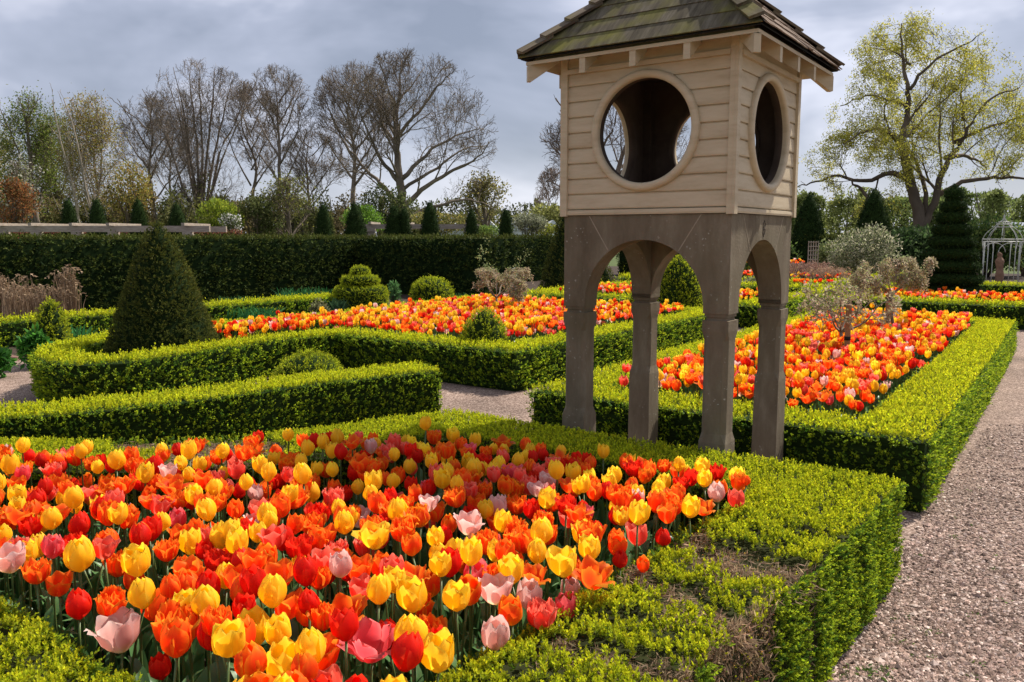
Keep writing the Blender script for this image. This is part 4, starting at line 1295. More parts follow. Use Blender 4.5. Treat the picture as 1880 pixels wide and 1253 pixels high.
# ------------------------------------------------------------------ branching
brng = np.random.default_rng(77)
def grow(start, d, length, r, level, spec, out, crown):
    """recursive limb inside an ellipsoidal crown; out collects (pts, radii, level)"""
    g = brng
    nseg = [8, 6, 5, 4, 2, 2][level]
    pts = [np.array(start, float)]; dd = unit(np.array(d, float))
    step = length / nseg
    for i in range(nseg):
        w = spec['wander'] * (1 + .3 * level)
        dd = unit(dd + g.normal(0, w, 3) * .5 + np.array([0, 0, spec['up'][level]]) / nseg)
        pts.append(pts[-1] + dd * step)
    pts = np.array(pts)
    rr = r * (1 - np.linspace(0, 1, nseg + 1) * (.62 if level else spec.get('ttap', .72)))
    out.append((pts, rr, level))
    if level >= spec['levels']: return
    n = spec['n'][level]
    c, R_ = crown
    for k in range(n):
        t = (spec['t0'][level] + (1 - spec['t0'][level]) * (k + g.uniform(.1, .9)) / n)
        f = t * nseg; i = min(int(f), nseg - 1)
        p = pts[i] + (pts[i + 1] - pts[i]) * (f - i)
        ax = unit(pts[i + 1] - pts[i])
        az = k * 2.4 + g.uniform(-.6, .6)
        a = unit(np.cross(ax, [.3, .5, .8])); b = np.cross(ax, a)
        an = R(spec['ang'][level] * g.uniform(.7, 1.3)) * (1 - .35 * t if level == 0 else 1)
        nd = unit(ax * math.cos(an) + (a * math.cos(az) + b * math.sin(az)) * math.sin(an))
        # distance to the crown surface along nd
        q = (p - c) / R_; e_ = nd / R_
        A_ = e_ @ e_; B_ = q @ e_; C_ = q @ q - 1
        disc = B_ * B_ - A_ * C_
        dist = (-B_ + math.sqrt(disc)) / A_ if disc > 0 else length * .2
        dist *= g.uniform(.62, 1.12)
        if dist <= 0: dist = length * .15
        L = min(dist * g.uniform(.72, 1.0) if level == 0 else dist * g.uniform(.8, 1.0), length * spec['len'][level] * g.uniform(.7, 1.2))
        if L < spec['minL']: continue
        grow(p, nd, L, rr[i] * spec['rk'][level] * g.uniform(.8, 1.1), level + 1, spec, out, crown)

def tree_mesh(branches, mb, colour, sides=(8, 6, 4, 3, 3, 3), rmin=.006):
    fine = [b for b in branches if b[2] >= 4]
    branches = [b for b in branches if b[2] < 4]
    if fine:
        P = np.array([b[0][0] for b in fine]); Q = np.array([b[0][-1] for b in fine])
        cards(mb, P, Q - P, np.linalg.norm(Q - P, axis=1), rmin * 2.1, jitcol(np.array(colour) * 1.1, len(P), .15, .04), 0, g=brng)
    for pts, rr, lv in branches:
        c = np.array(colour) * brng.uniform(.85, 1.15)
        mb.tube(pts, np.maximum(rr, rmin), c, sides[lv], 0, lv == 0)

SPEC = dict(levels=5, n=[9, 6, 5, 4, 3], t0=[.28, .15, .15, .1, .1], ang=[46, 38, 36, 36, 38], len=[.8, .6, .55, .55, .6], rk=[.48, .5, .5, .55, .6],
            up=[.12, .45, .35, .25, .2, .1], wander=.16, minL=.2)

def tree(name, px, Y, ytop, ybot_crown, halfw, label, trunk_top=None, spec=None, colour=(.22, .175, .135), tr=.22, leaf=None, lean=0, cat='tree', group=None,
         rmin=.010, ntrunk=1, shift=0, z0=0.0, tlen=None, seed=None):
    """px: pixel column of trunk foot; ytop: pixel of the crown top; halfw: half crown width in pixels"""
    global brng
    brng = np.random.default_rng(seed if seed is not None else abs(hash((px, ytop))) % 99991 if False else int(px * 13 + ytop))
    sp = dict(SPEC); sp.update(spec or {})
    x = (px - 940) / FPX * Y * 1.0
    x = at(px, 420, Y)[0]
    zt = at(px, ytop, Y)[1]; zb = at(px, ybot_crown, Y)[1]
    c = np.array([x + shift / FPX * Y, Y, (zt + zb) / 2]); R_ = np.array([halfw / FPX * Y, halfw / FPX * Y * .85, (zt - zb) / 2])
    out = []
    for k in range(ntrunk):
        d = np.array([lean + (brng.uniform(-.2, .2) if ntrunk > 1 else 0), (brng.uniform(-.2, .2) if ntrunk > 1 else 0), 1.0])
        hh = (zt - z0) * (.93 if ntrunk == 1 else brng.uniform(.75, .95)) if tlen is None else tlen
        st = np.array([x + (brng.uniform(-.5, .5) if ntrunk > 1 else 0), Y + (brng.uniform(-.4, .4) if ntrunk > 1 else 0), z0])
        grow(st, d, hh, tr * (1 if ntrunk == 1 else .7), 0, sp, out, (c, R_))
    mbt = MB(); tree_mesh([b for b in out if b[2] <= 0], mbt, colour, rmin=rmin)
    mbb = MB(); tree_mesh([b for b in out if b[2] > 0], mbb, colour, rmin=rmin)
    root = empty(name, (x, Y, z0))
    tag(root, label, cat, group)
    mbt.build('trunk', M['bark'], root, (x, Y, z0))
    crown_mb = mbb
    crown = crown_mb.build('crown', M['bark'], root, (x, Y, z0))
    if leaf:
        lm = MB()
        P = np.concatenate([b[0][1:] for b in out if b[2] >= sp['levels'] - 1])
        k = leaf.get('k', 3)
        P = np.repeat(P, k, 0) + brng.normal(0, leaf.get('spread', .15), (len(P) * k, 3))
        keep = brng.random(len(P)) < leaf.get('keep', 1)
        P = P[keep]
        D = brng.normal(0, 1, (len(P), 3)) + np.array([0, 0, leaf.get('dz', .0)])
        cols = np.array(leaf['cols'])[brng.integers(len(leaf['cols']), size=len(P))] * np.exp(brng.normal(0, .22, (len(P), 1)))
        cards(lm, P, D, leaf['size'] * brng.uniform(.7, 1.4, len(P)), leaf['size'] * leaf.get('w', .55), cols, 0, g=brng)
        lm.build('foliage', M['leaf'], root, (x, Y, z0))
    return root

YG = [(.42, .40, .05), (.34, .36, .04), (.50, .46, .08), (.25, .30, .05)]
OLV = [(.10, .11, .03), (.14, .14, .035), (.08, .09, .03)]
def limb_tree(name, Y, limbs, label, crown_px, spec, colour, rmin, seed, kids=7, leaf=None, depth=.8, cat='tree', outline=None):
    """limbs: pixel polylines with start/end radius; smaller branches grow from them"""
    global brng
    brng = np.random.default_rng(seed); g = brng
    x0, _ = at(limbs[0][0][0][0], 430, Y)
    cx, cz = at((crown_px[0] + crown_px[1]) / 2, (crown_px[2] + crown_px[3]) / 2, Y)
    hw = (crown_px[1] - crown_px[0]) / 2 / FPX * Y; hh = (crown_px[3] - crown_px[2]) / 2 / FPX * Y
    crown = (np.array([cx, Y, cz]), np.array([hw * 1.04, hw * depth, hh * 1.04]))
    root = empty(name, (x0, Y, 0)); tag(root, label, cat)
    mbt = MB(); out = []
    for pl, r0, r1, dy in limbs:
        P = np.array([[at(px, py, Y)[0], Y, at(px, py, Y)[1]] for px, py in pl])
        if P[0, 2] < 2.2 and pl is limbs[0][0]: P[0, 2] = 0
        P2 = smooth_path(P, 4); n = len(P2); t = np.linspace(0, 1, n)
        P2[:, 1] += dy * t ** 1.3 * hw
        P2[1:-1] += g.normal(0, .035, (n - 2, 3)) * (hw / 5)
        rr = r0 + (r1 - r0) * t ** .8
        mbt.tube(P2, rr, np.array(colour) * g.uniform(.9, 1.1), 8, 0, True)
        L = np.linalg.norm(np.diff(P2, axis=0), axis=1).sum()
        for k in range(max(3, int(kids * L / hw))):
            t_ = g.uniform(.22 if pl is not limbs[0][0] else .35, 1.0); i_ = min(int(t_ * (n - 1)), n - 2)
            p = P2[i_]; ax = unit(P2[i_ + 1] - P2[i_])
            a = g.normal(size=3); a = unit(a - (a @ ax) * ax)
            an = R(g.uniform(30, 65)); nd = unit(ax * math.cos(an) + a * math.sin(an) + np.array([0, 0, .25]))
            q = (p - crown[0]) / crown[1]; e_ = nd / crown[1]; A_ = e_ @ e_; B_ = q @ e_; C_ = q @ q - 1; disc = B_ * B_ - A_ * C_
            dist = (-B_ + math.sqrt(disc)) / A_ if disc > 0 else .3
            if dist < .3: dist = .5
            Lc = min(dist * g.uniform(.8, 1.0), hw * g.uniform(.35, .8) * (1.1 - .4 * t_))
            grow(p, nd, Lc, max(rr[i_] * .42, rmin * 1.5), 1, spec, out, crown)
    mbt.build('trunk', M['bark'], root, (x0, Y, 0))
    if outline:
        ol = np.array([at(a_, b_, Y) for a_, b_ in outline])
        e_ = np.array([b[0][-1] for b in out]); kp = inside(ol, e_[:, 0], e_[:, 2])
        out = [b for b, q in zip(out, kp) if q]
    mbb = MB(); tree_mesh(out, mbb, colour, rmin=rmin); mbb.build('crown', M['bark'], root, (x0, Y, 0))
    if leaf:
        lm = MB(); P = np.concatenate([b[0][1:] for b in out if b[2] >= spec['levels'] - 1]); k = leaf['k']
        P = np.repeat(P, k, 0) + g.normal(0, leaf['spread'], (len(P) * k, 3)); P = P[g.random(len(P)) < leaf['keep']]
        c = np.array(leaf['cols'])[g.integers(len(leaf['cols']), size=len(P))] * np.exp(g.normal(0, .2, (len(P), 1)))
        cards(lm, P, g.normal(0, .8, (len(P), 3)) - [0, 0, .5], leaf['size'] * g.uniform(.6, 1.5, len(P)), leaf['size'] * .5, c, 0, g=g)
        lm.build('foliage', M['leaf'], root, (x0, Y, 0))
    return root
LS = dict(levels=5, n=[0, 4, 4, 3, 3], t0=[.2, .15, .15, .1, .1], ang=[46, 44, 44, 42, 42], len=[.8, .62, .6, .55, .5], rk=[.5, .5, .55, .55, .6],
          up=[0, .30, .18, .08, .0, -.1], wander=.22, minL=.12)
limb_tree('spring_tree', 36, [
    ([(1688, 447), (1690, 400), (1674, 340), (1665, 295), (1656, 262), (1668, 225), (1673, 180), (1668, 130), (1664, 80), (1665, 38)], .31, .025, .1),
    ([(1692, 425), (1712, 375), (1720, 330), (1735, 290), (1752, 262), (1768, 222), (1795, 188), (1835, 172)], .20, .02, -.3),
    ([(1672, 335), (1640, 318), (1600, 332), (1560, 322), (1520, 330), (1492, 338)], .14, .02, .4),
    ([(1718, 360), (1760, 338), (1805, 328), (1850, 333), (1884, 350)], .13, .02, -.4),
    ([(1656, 265), (1630, 246), (1600, 240), (1560, 252), (1525, 272)], .12, .02, -.3),
    ([(1735, 290), (1780, 284), (1820, 292), (1858, 306)], .12, .02, .4),
    ([(1668, 200), (1640, 180), (1610, 170), (1575, 182)], .09, .02, .4),
    ([(1700, 392), (1704, 320), (1700, 272), (1694, 240)], .12, .03, .5),
    ([(1670, 165), (1700, 122), (1742, 96), (1752, 84)], .08, .015, -.4),
    ([(1768, 222), (1775, 180), (1785, 140), (1797, 108)], .08, .015, .3),
    ([(1752, 262), (1800, 238), (1850, 222), (1872, 205)], .09, .015, -.2),
    ([(1672, 120), (1645, 90), (1622, 78)], .05, .012, .2),
    ([(1600, 380), (1582, 348), (1562, 335), (1540, 300)], .10, .02, 0),
  ], 'tall spring tree with sparse yellow-green young leaves, right of the tower', (1480, 1878, 22, 400), LS, (.15, .115, .085), .010, 31, kids=4.2,
  leaf=dict(cols=[(.46, .42, .06), (.38, .38, .05), (.58, .52, .10), (.34, .34, .05)], size=.085, k=6, spread=.12, keep=.95), outline=[(1474, 345), (1498, 268), (1552, 236), (1572, 180), (1568, 140), (1590, 95), (1640, 20), (1698, 20), (1722, 60), (1762, 92), (1800, 100), (1836, 118), (1842, 165), (1885, 190), (1890, 430), (1470, 430)])
OS = dict(LS); OS.update(n=[0, 5, 5, 4, 3], ang=[46, 36, 36, 36, 36], up=[0, .35, .28, .2, .1, .1], wander=.15, minL=.15)
limb_tree('bare_oak', 55, [
    ([(737, 440), (738, 385), (734, 330), (728, 270), (727, 220), (733, 165), (737, 112)], .42, .03, 0),
    ([(735, 385), (705, 345), (668, 310), (630, 262), (612, 245)], .2, .02, .3),
    ([(738, 380), (775, 350), (825, 320), (870, 300), (900, 268)], .22, .02, -.3),
    ([(742, 405), (790, 382), (840, 368), (885, 372), (915, 388)], .16, .02, .2),
    ([(733, 335), (700, 292), (676, 235), (660, 180)], .17, .02, -.4),
    ([(736, 330), (780, 285), (832, 245), (884, 228)], .17, .02, .4),
    ([(729, 275), (700, 222), (688, 165), (690, 135)], .13, .02, .3),
    ([(728, 255), (770, 205), (805, 165), (838, 140)], .14, .02, -.3),
    ([(730, 200), (708, 150), (702, 118)], .08, .015, -.2),
    ([(732, 185), (760, 145), (775, 112)], .08, .015, .3),
    ([(738, 350), (800, 305), (850, 268), (890, 255)], .13, .02, .7),
  ], 'biggest bare oak with wide spreading limbs in mid sky', (598, 908, 104, 412), OS, (.20, .16, .12), .011, 12, kids=6.5)
# --- bare trees from left to right
def auto_limbs(px, ytop, halfw, seed, r=.26, fork=.25, fan=False, n=9, lean=0, ybase=440):
    g = np.random.default_rng(seed); H_ = ybase - ytop; L_ = []
    def pt(t, x): return (px + x + lean * H_ * t, ybase - H_ * t)
    if not fan:
        L_.append(([pt(0, 0), pt(.25, g.normal(0, 2)), pt(.5, g.normal(0, 5)), pt(.75, g.normal(0, 7)), pt(.98, g.normal(0, 8))], r, r * .07, 0))
    for k in range(n):
        sg = (-1) ** k; t0 = fork + (.62 if not fan else .10) * (k / n) + g.uniform(-.02, .02)
        if fan: x_end = (k / (n - 1) * 2 - 1) * halfw * g.uniform(.8, 1.05); t_end = .62 + .38 * math.sqrt(max(0, 1 - (x_end / halfw / 1.08) ** 2)) * g.uniform(.9, 1.03)
        else:
            t_end = min(.97, t0 + g.uniform(.25, .42)); x_end = sg * halfw * g.uniform(.72, 1.08) * math.sqrt(max(.05, 1 - ((t_end - .55) / .5) ** 2))
        m1 = pt(t0 + (t_end - t0) * .42, x_end * g.uniform(.36, .5)); m2 = pt(t0 + (t_end - t0) * .74, x_end * g.uniform(.68, .82))
        if fan: L_.append(([pt(0 if k == n // 2 else .02, g.normal(0, 3)), pt(t0 * .6, x_end * .05), m1, m2, pt(t_end, x_end)], r * g.uniform(.5, .8), .02, g.uniform(-.5, .5)))
        else: L_.append(([pt(t0, 0), m1, m2, pt(t_end, x_end)], r * .45 * (1 - .5 * t0), .018, g.uniform(-.6, .6)))
    if fan: L_.insert(0, L_.pop(n // 2))
    return L_
def bare(px, Y, ytop, halfw, label, seed, colour=(.22, .175, .135), kids=5.2, rmin=.010, spec=None, name='bare_tree', ycr=400, leaf=None, **kw):
    limb_tree(name, Y, auto_limbs(px, ytop, halfw, seed, **kw), label, (px - halfw * 1.08, px + halfw * 1.08, ytop - 3, ycr), spec or OS, colour, rmin, seed, kids=kids, leaf=leaf)
bspec = dict(levels=5, n=[9, 6, 5, 4, 3])
fan = dict(levels=5, n=[12, 6, 5, 4, 3], t0=[.10, .15, .15, .1, .1], ang=[38, 28, 30, 32, 36], up=[.12, .55, .4, .3, .2, .1], wander=.13)
bare(372, 62, 124, 108, 'broad bare tree fanning out from a short trunk, left of centre', 3, r=.24, fan=True, n=10, fork=.10, kids=2.9)
bare(288, 66, 178, 72, 'slender bare tree left of the broad fanning one', 4, r=.22, n=8, lean=-.10)
bare(318, 72, 215, 55, 'thin bare tree tucked behind the left side of the broad fanning one', 5, r=.18, n=7)
bare(461, 66, 158, 60, 'bare tree just right of the broad fanning one', 6, r=.2, n=9, fork=.3)
bare(512, 60, 132, 78, 'tall bare tree with upswept twigs above the leafy green bush', 7, r=.22, n=9, fork=.28, kids=3.6)
bare(572, 64, 245, 62, 'low spreading bare tree between two taller bare ones', 8, r=.18, n=8, fork=.3)
bare(650, 62, 124, 80, 'upright bare tree with a straight trunk left of the big oak', 9, r=.26, n=13, fork=.3)
limb_tree('bare_tree', 34, [
    ([(1100, 440), (1092, 380), (1070, 330), (1062, 270), (1045, 215), (1020, 180)], .2, .02, 0),
    ([(1095, 390), (1130, 330), (1150, 270), (1180, 215), (1215, 190)], .15, .02, .2),
    ([(1072, 335), (1040, 300), (1015, 265), (998, 250)], .07, .012, .3),
    ([(1098, 400), (1160, 360), (1220, 320), (1262, 280)], .12, .02, -.2),
    ([(1068, 320), (1100, 280), (1125, 230), (1130, 180)], .09, .012, -.3),
    ([(1135, 320), (1180, 290), (1225, 255), (1260, 215)], .09, .012, .3),
    ([(1070, 350), (1035, 345), (1005, 330)], .05, .01, .1)],
  'bare tree behind the tower, showing through its round openings', (990, 1275, 172, 400), dict(OS, wander=.22), (.17, .13, .10), .008, 41, kids=5)
bare(1012, 75, 312, 30, 'small pinkish bare tree on the horizon left of the tower', 10, (.26, .19, .15), r=.12, n=7, ycr=412)
# --- left edge
tree('birch_tree', 176, 50, 160, 400, 60, 'golden twiggy birch with several pale trunks', spec=dict(levels=5, n=[10, 6, 5, 4, 3], t0=[.2, .1, .1, .1, .1], ang=[26, 28, 36, 40, 40], up=[.3, .5, .2, -.2, -.5, -.8]), tr=.13, ntrunk=4,
     colour=(.36, .30, .24), leaf=dict(cols=[(.25, .21, .05), (.34, .22, .07), (.24, .25, .06), (.32, .27, .07)], size=.12, k=2, spread=.22, keep=.75))
tree('budding_tree', 75, 52, 168, 410, 70, 'green budding tree rising behind the white blossom at the far left', spec=fan, tr=.22, leaf=dict(cols=[(.13, .19, .03), (.18, .22, .04), (.11, .15, .03), (.22, .22, .06)], size=.13, k=3, spread=.28, keep=.8))
tree('budding_tree', 5, 55, 200, 410, 55, 'yellow-green budding tree cut off by the left edge', spec=fan, tr=.22, leaf=dict(cols=[(.24, .23, .04), (.28, .23, .06), (.18, .19, .04)], size=.13, k=5, spread=.32, keep=.9))
tree('budding_tree', 112, 58, 215, 410, 48, 'olive budding tree between the green one and the birch', spec=fan, tr=.2, leaf=dict(cols=[(.20, .19, .05), (.16, .17, .045)], size=.13, k=3, spread=.28, keep=.8))
tree('blossom_tree', 50, 46, 285, 410, 48, 'shrubby tree dotted with white blossom at the far left', spec=fan, tr=.14, leaf=dict(cols=[(.55, .52, .45), (.50, .47, .38), (.16, .18, .05), (.14, .16, .05)], size=.14, k=2, spread=.2, keep=.8))
tree('small_oak', 893, 58, 322, 415, 55, 'round little tree with olive spring leaves right of the big oak', spec=fan, tr=.22, leaf=dict(cols=[(.22, .20, .06), (.27, .23, .08), (.15, .15, .05)], size=.2, k=2, spread=.25, keep=.6))
tree('leafy_tree', 536, 44, 322, 425, 72, 'leafy olive-green evergreen with a dark trunk below the bare trees', spec=fan, tr=.14, leaf=dict(cols=[(.13, .145, .035), (.24, .23, .05), (.09, .10, .03)], size=.12, k=2, spread=.2, keep=.8))

# ------------------------------------------------------------------ shrubs and soft masses
def shrub(name, px, Y, ytop, ybot, halfw, cols, label, size=.12, n=3000, cat='shrub', group=None, kind=None, clumps=26, flat=.75, stems=True, mat='leaf', zb=None, w=.6, sig=.34, dz=.3, depth=.8):
    g = np.random.default_rng(int(px * 7 + ytop * 3 + Y))
    x, zt = at(px, ytop, Y); z0 = max(0.0, at(px, ybot, Y)[1]) if zb is None else zb
    hw = halfw / FPX * Y; h = zt - z0
    mb = MB()
    c = g.normal(size=(clumps, 3)); c = unit(c) * g.uniform(.35, .82, (clumps, 1)) ** .7
    c[:, 2] = np.abs(c[:, 2]) * g.choice([1, 1, -.9], clumps)
    C = np.array([x, Y, z0 + h * .5]) + c * np.array([hw, hw * depth, h * .5])
    rad = np.array([hw, hw * depth, h * .5]) * sig
    k = g.integers(clumps, size=n)
    d = unit(g.normal(size=(n, 3))) * g.uniform(.3, 1.25, (n, 1)) ** .6
    P = C[k] + d * rad
    P[:, 2] = np.maximum(P[:, 2], .02)
    ci = g.integers(len(cols), size=n); cl = np.array(cols)[ci] * np.exp(g.normal(0, .2, (n, 1))) * np.exp(g.normal(0, .22, clumps))[k][:, None]
    cards(mb, P, d + np.array([0, 0, dz]) + g.normal(0, .6, (n, 3)), size * g.uniform(.6, 1.4, n), size * w, cl, 0, g=g)
    if stems:
        for i in range(min(clumps, 16)):
            mb.tube(np.array([[x + g.uniform(-.1, .1) * hw, Y, 0], (np.array([x, Y, z0]) * .5 + C[i] * .5) + g.normal(0, .05, 3), C[i]]), [.03 * h / 2 + .008, .02 * h / 2 + .006, .006], (.14, .11, .08), 5, 1)
    o = mb.build(name, [M[mat], M['bark']], None, (x, Y, 0)); o.location = (x, Y, 0)
    tag(o, label, cat, group, kind)
    return o
GRN = [(.075, .12, .03), (.10, .15, .035), (.05, .085, .025)]
shrub('orange_shrub', 22, 40, 328, 425, 36, [(.30, .12, .045), (.24, .10, .04), (.20, .14, .05)], 'rusty orange shrub in new leaf at the left edge', .12, 2600)
shrub('golden_bush', 235, 44, 300, 425, 45, [(.30, .24, .05), (.26, .17, .05), (.20, .20, .05)], 'golden bush below the birch', .13, 3000)
shrub('lime_shrub', 402, 42, 367, 436, 38, [(.25, .30, .03), (.30, .34, .04), (.16, .22, .03)], 'lime green upright shrub in the middle distance, left', .13, 2600, dz=1.5)
shrub('white_flowering_shrub', 420, 40, 392, 430, 22, [(.65, .62, .60), (.10, .13, .04), (.09, .12, .04)], 'small shrub spotted with white flowers beside the lime green one', .10, 1100)
shrub('laurel_shrub', 470, 43, 362, 436, 45, [(.11, .13, .04), (.14, .15, .05), (.07, .085, .03)], 'dull green bush behind the white flowering shrub', .13, 3000)
shrub('green_dome', 668, 44, 380, 436, 38, [(.14, .26, .03), (.10, .20, .03), (.18, .30, .04)], 'fresh green rounded tree crown between two skyline cones', .10, 3500)
shrub('dark_evergreen', 700, 48, 340, 436, 52, [(.05, .07, .022), (.08, .09, .03)], 'dark evergreen mass under the big oak on its left', .14, 3200)
shrub('olive_bush', 800, 46, 385, 436, 60, [(.17, .17, .045), (.12, .13, .04), (.24, .20, .06)], 'olive and yellow bushes under the right side of the big oak', .13, 3000)
shrub('silver_shrub', 968, 36, 388, 436, 32, [(.30, .30, .21), (.22, .23, .15), (.16, .18, .10)], 'silvery shrub in front of the white greenhouses', .08, 3000)
shrub('yellow_shrub', 1000, 38, 410, 436, 30, [(.34, .34, .05), (.20, .24, .04)], 'yellow-green low shrub left of the tower', .09, 1600)
shrub('green_border_plant', 900, 38, 415, 437, 45, [(.16, .22, .04), (.10, .16, .04)], 'leafy border plants below the greenhouses', .10, 1600, kind='stuff')
# far woods, one mass on each side
def wood(name, x0, x1, Y, ytop, cols, label, n, size, seed):
    g = np.random.default_rng(seed); mb = MB()
    m = int((x1 - x0) / 26)
    cx = np.linspace(x0, x1, m) + g.normal(0, 10, m)
    for px in cx:
        yt = ytop + g.normal(0, 9); Yk = Y + g.uniform(-6, 6)
        x, zt = at(px, yt, Yk); k = n // m
        hw = g.uniform(26, 42) / FPX * Yk
        u = unit(g.normal(size=(k, 3))) * g.uniform(.2, 1, (k, 1)) ** .45
        P = np.array([x, Yk, zt * .5]) + u * np.array([hw, hw * .8, zt * .5])
        P += .25 * hw * np.sin(P * 2.1 + g.uniform(0, 6))
        base = np.array(cols[g.integers(len(cols))])
        cards(mb, P, g.normal(0, 1, (k, 3)) + [0, 0, .6], size * g.uniform(.5, 1.5, k), size * .5, base * np.exp(g.normal(0, .3, (k, 1))), 0, g=g)
        for j in range(3):
            xx = x + g.uniform(-.6, .6) * hw
            mb.tube([[xx, Yk, 0], [xx + g.normal(0, .3), Yk, zt * .5], [xx + g.normal(0, .6), Yk, zt * .95]], [.12, .07, .02], (.15, .13, .10), 4, 1, False)
    o = mb.build(name, [M['leaf'], M['bark']]); tag(o, label, 'woodland', kind='stuff')
wood('far_woodland', -60, 1060, 84, 378, [(.13, .14, .045), (.10, .11, .04), (.16, .15, .06)], 'far line of olive-green woodland behind the bare trees', 60000, .36, 1)
wood('understorey', -60, 640, 56, 352, [(.15, .12, .06), (.12, .12, .04), (.19, .15, .06), (.10, .11, .035)], 'brown and olive understorey below the bare trees, left', 42000, .22, 5)
wood('far_woodland', 1430, 1960, 70, 352, [(.17, .20, .06), (.14, .18, .055), (.20, .22, .07)], 'hazy green far woodland behind the spring tree at the right', 60000, .30, 2)
shrub('far_willow_bush', 1010, 70, 378, 436, 62, [(.16, .17, .05), (.20, .20, .06)], 'soft olive bush line on the horizon left of the tower', .25, 2600)

# right-hand background planting
shrub('pittosporum_shrub', 1590, 25.5, 420, 520, 62, [(.34, .32, .20), (.20, .22, .11), (.13, .16, .07), (.40, .38, .27)], 'large grey-green speckled shrub in front of the right yew cone', .075, 8000, clumps=60)
shrub('pittosporum_shrub', 1535, 26.5, 440, 520, 36, [(.25, .27, .10), (.18, .22, .08), (.12, .15, .06)], 'smaller olive shrub between the trellis and the speckled shrub', .075, 3600, clumps=36)
shrub('laurel_hedge', 1690, 31, 422, 500, 75, [(.045, .085, .025), (.07, .12, .035), (.12, .17, .07)], 'glossy dark laurel mass behind the tiered yew', .14, 7000, clumps=60)
shrub('laurel_hedge', 1815, 33, 402, 500, 85, [(.05, .09, .025), (.09, .14, .035), (.15, .19, .05)], 'green laurel mass behind the metal arbour', .14, 8000, clumps=60)
shrub('yellow_shrub', 1885, 34, 425, 500, 34, [(.36, .32, .03), (.22, .26, .04)], 'yellow flowering shrub at the right edge beside the arbour', .10, 2200)
shrub('dark_bush', 1400, 30, 440, 505, 60, GRN, 'dark green bush glimpsed through the right arch', .11, 3500)
shrub('pale_bush', 1385, 22, 505, 560, 22, [(.32, .31, .20), (.16, .19, .07)], 'pale variegated bush framed low in the right arch', .06, 1800)
# dried pink grasses and bright border
def grass_clump(name, px, Y, ytop, halfw, n, cols, label, plume=.05, lean=.12, wd=.012, cat='grass clump', group=None, curve=.35, base=0.0, depth=.5, vary=.3):
    g = np.random.default_rng(int(px * 3 + n))
    x, zt = at(px, ytop, Y); hw = halfw / FPX * Y
    mb = MB()
    for i in range(n):
        bx = x + g.uniform(-1, 1) * hw; by = Y + g.uniform(-1, 1) * hw * depth
        h = zt * g.uniform(1 - vary, 1.0)
        a = g.uniform(0, 6.28); l = g.normal(0, lean)
        d = np.array([math.cos(a) * l, math.sin(a) * l, 0])
        c = np.array(cols[g.integers(len(cols))]) * g.uniform(.65, 1.25)
        t = np.linspace(0, 1, 5)[:, None]
        P = np.array([bx, by, base]) + np.array([0, 0, h]) * t * (1 - .12 * t * abs(l)) + d * h * t ** 2
        hd = unit(np.array([g.normal(), g.normal() * .3, 0])) * curve * .25
        P[-1] += hd * h * .35 - np.array([0, 0, h * .02])
        s_ = np.array([g.normal(), g.normal() * .3, 0]); s_ = s_ / (np.linalg.norm(s_) + 1e-6) * wd * .5
        w = np.array([1, .9, .8, .6, .3])[:, None]
        G = np.stack([P - s_ * w, P + s_ * w], 1)
        mb.grid(G, c, 0, False)
        if plume and g.random() < .6:
            hd2 = unit(np.array([g.normal(), .3 * g.normal(), -.2]))
            k = 7
            PP = P[-1] + hd2 * np.linspace(0, plume, k)[:, None] + g.normal(0, plume * .06, (k, 3)) - np.array([0, 0, 1]) * (np.linspace(0, 1, k) ** 2 * plume * .6)[:, None]
            cards(mb, PP, hd2 + g.normal(0, .4, (k, 3)), plume * .55, plume * .25, c * 1.2, 0, g=g)
    o = mb.build(name, M['dry'], None, (x, Y, 0)); o.location = (x, Y, 0)
    tag(o, label, cat, group)
    return o
REED = [(.36, .25, .155), (.44, .32, .21), (.28, .19, .12), (.20, .13, .08)]
grass_clump('reed_clump', 118, 14.3, 483, 20, 60, REED, 'tall tan reed tuft with plumes at the right of the reed bed', .10, .06, .016, 'reeds')
grass_clump('reed_clump', 70, 14.3, 520, 66, 330, REED, 'broad clump of dry tan reeds in front of the tall dark hedge', .08, .10, .016, 'reeds')
grass_clump('reed_clump', 28, 14.6, 500, 32, 45, REED, 'sparse tall reed plumes at the left of the reed bed', .10, .08, .014, 'reeds')
grass_clump('reed_clump', -30, 14.4, 500, 36, 120, REED, 'dry reeds running out of the left edge', .08, .1, .016, 'reeds')
PK = [(.34, .20, .15), (.40, .26, .20), (.25, .15, .11)]
grass_clump('dry_grass_clump', 1480, 23.5, 478, 34, 420, PK, 'pinkish dried grass clump right beside the tower arch', .10, .35, .02, 'dry grass')
grass_clump('dry_grass_clump', 1520, 22.8, 488, 28, 380, [(.42, .28, .19), (.36, .24, .16)], 'rounder tan dried grass clump next to the pinkish one', .10, .5, .02, 'dry grass')
grass_clump('dry_grass_clump', 1290, 27, 462, 30, 260, PK, 'dried grass seen above the egg topiary through the arch', .10, .3, .02, 'dry grass')

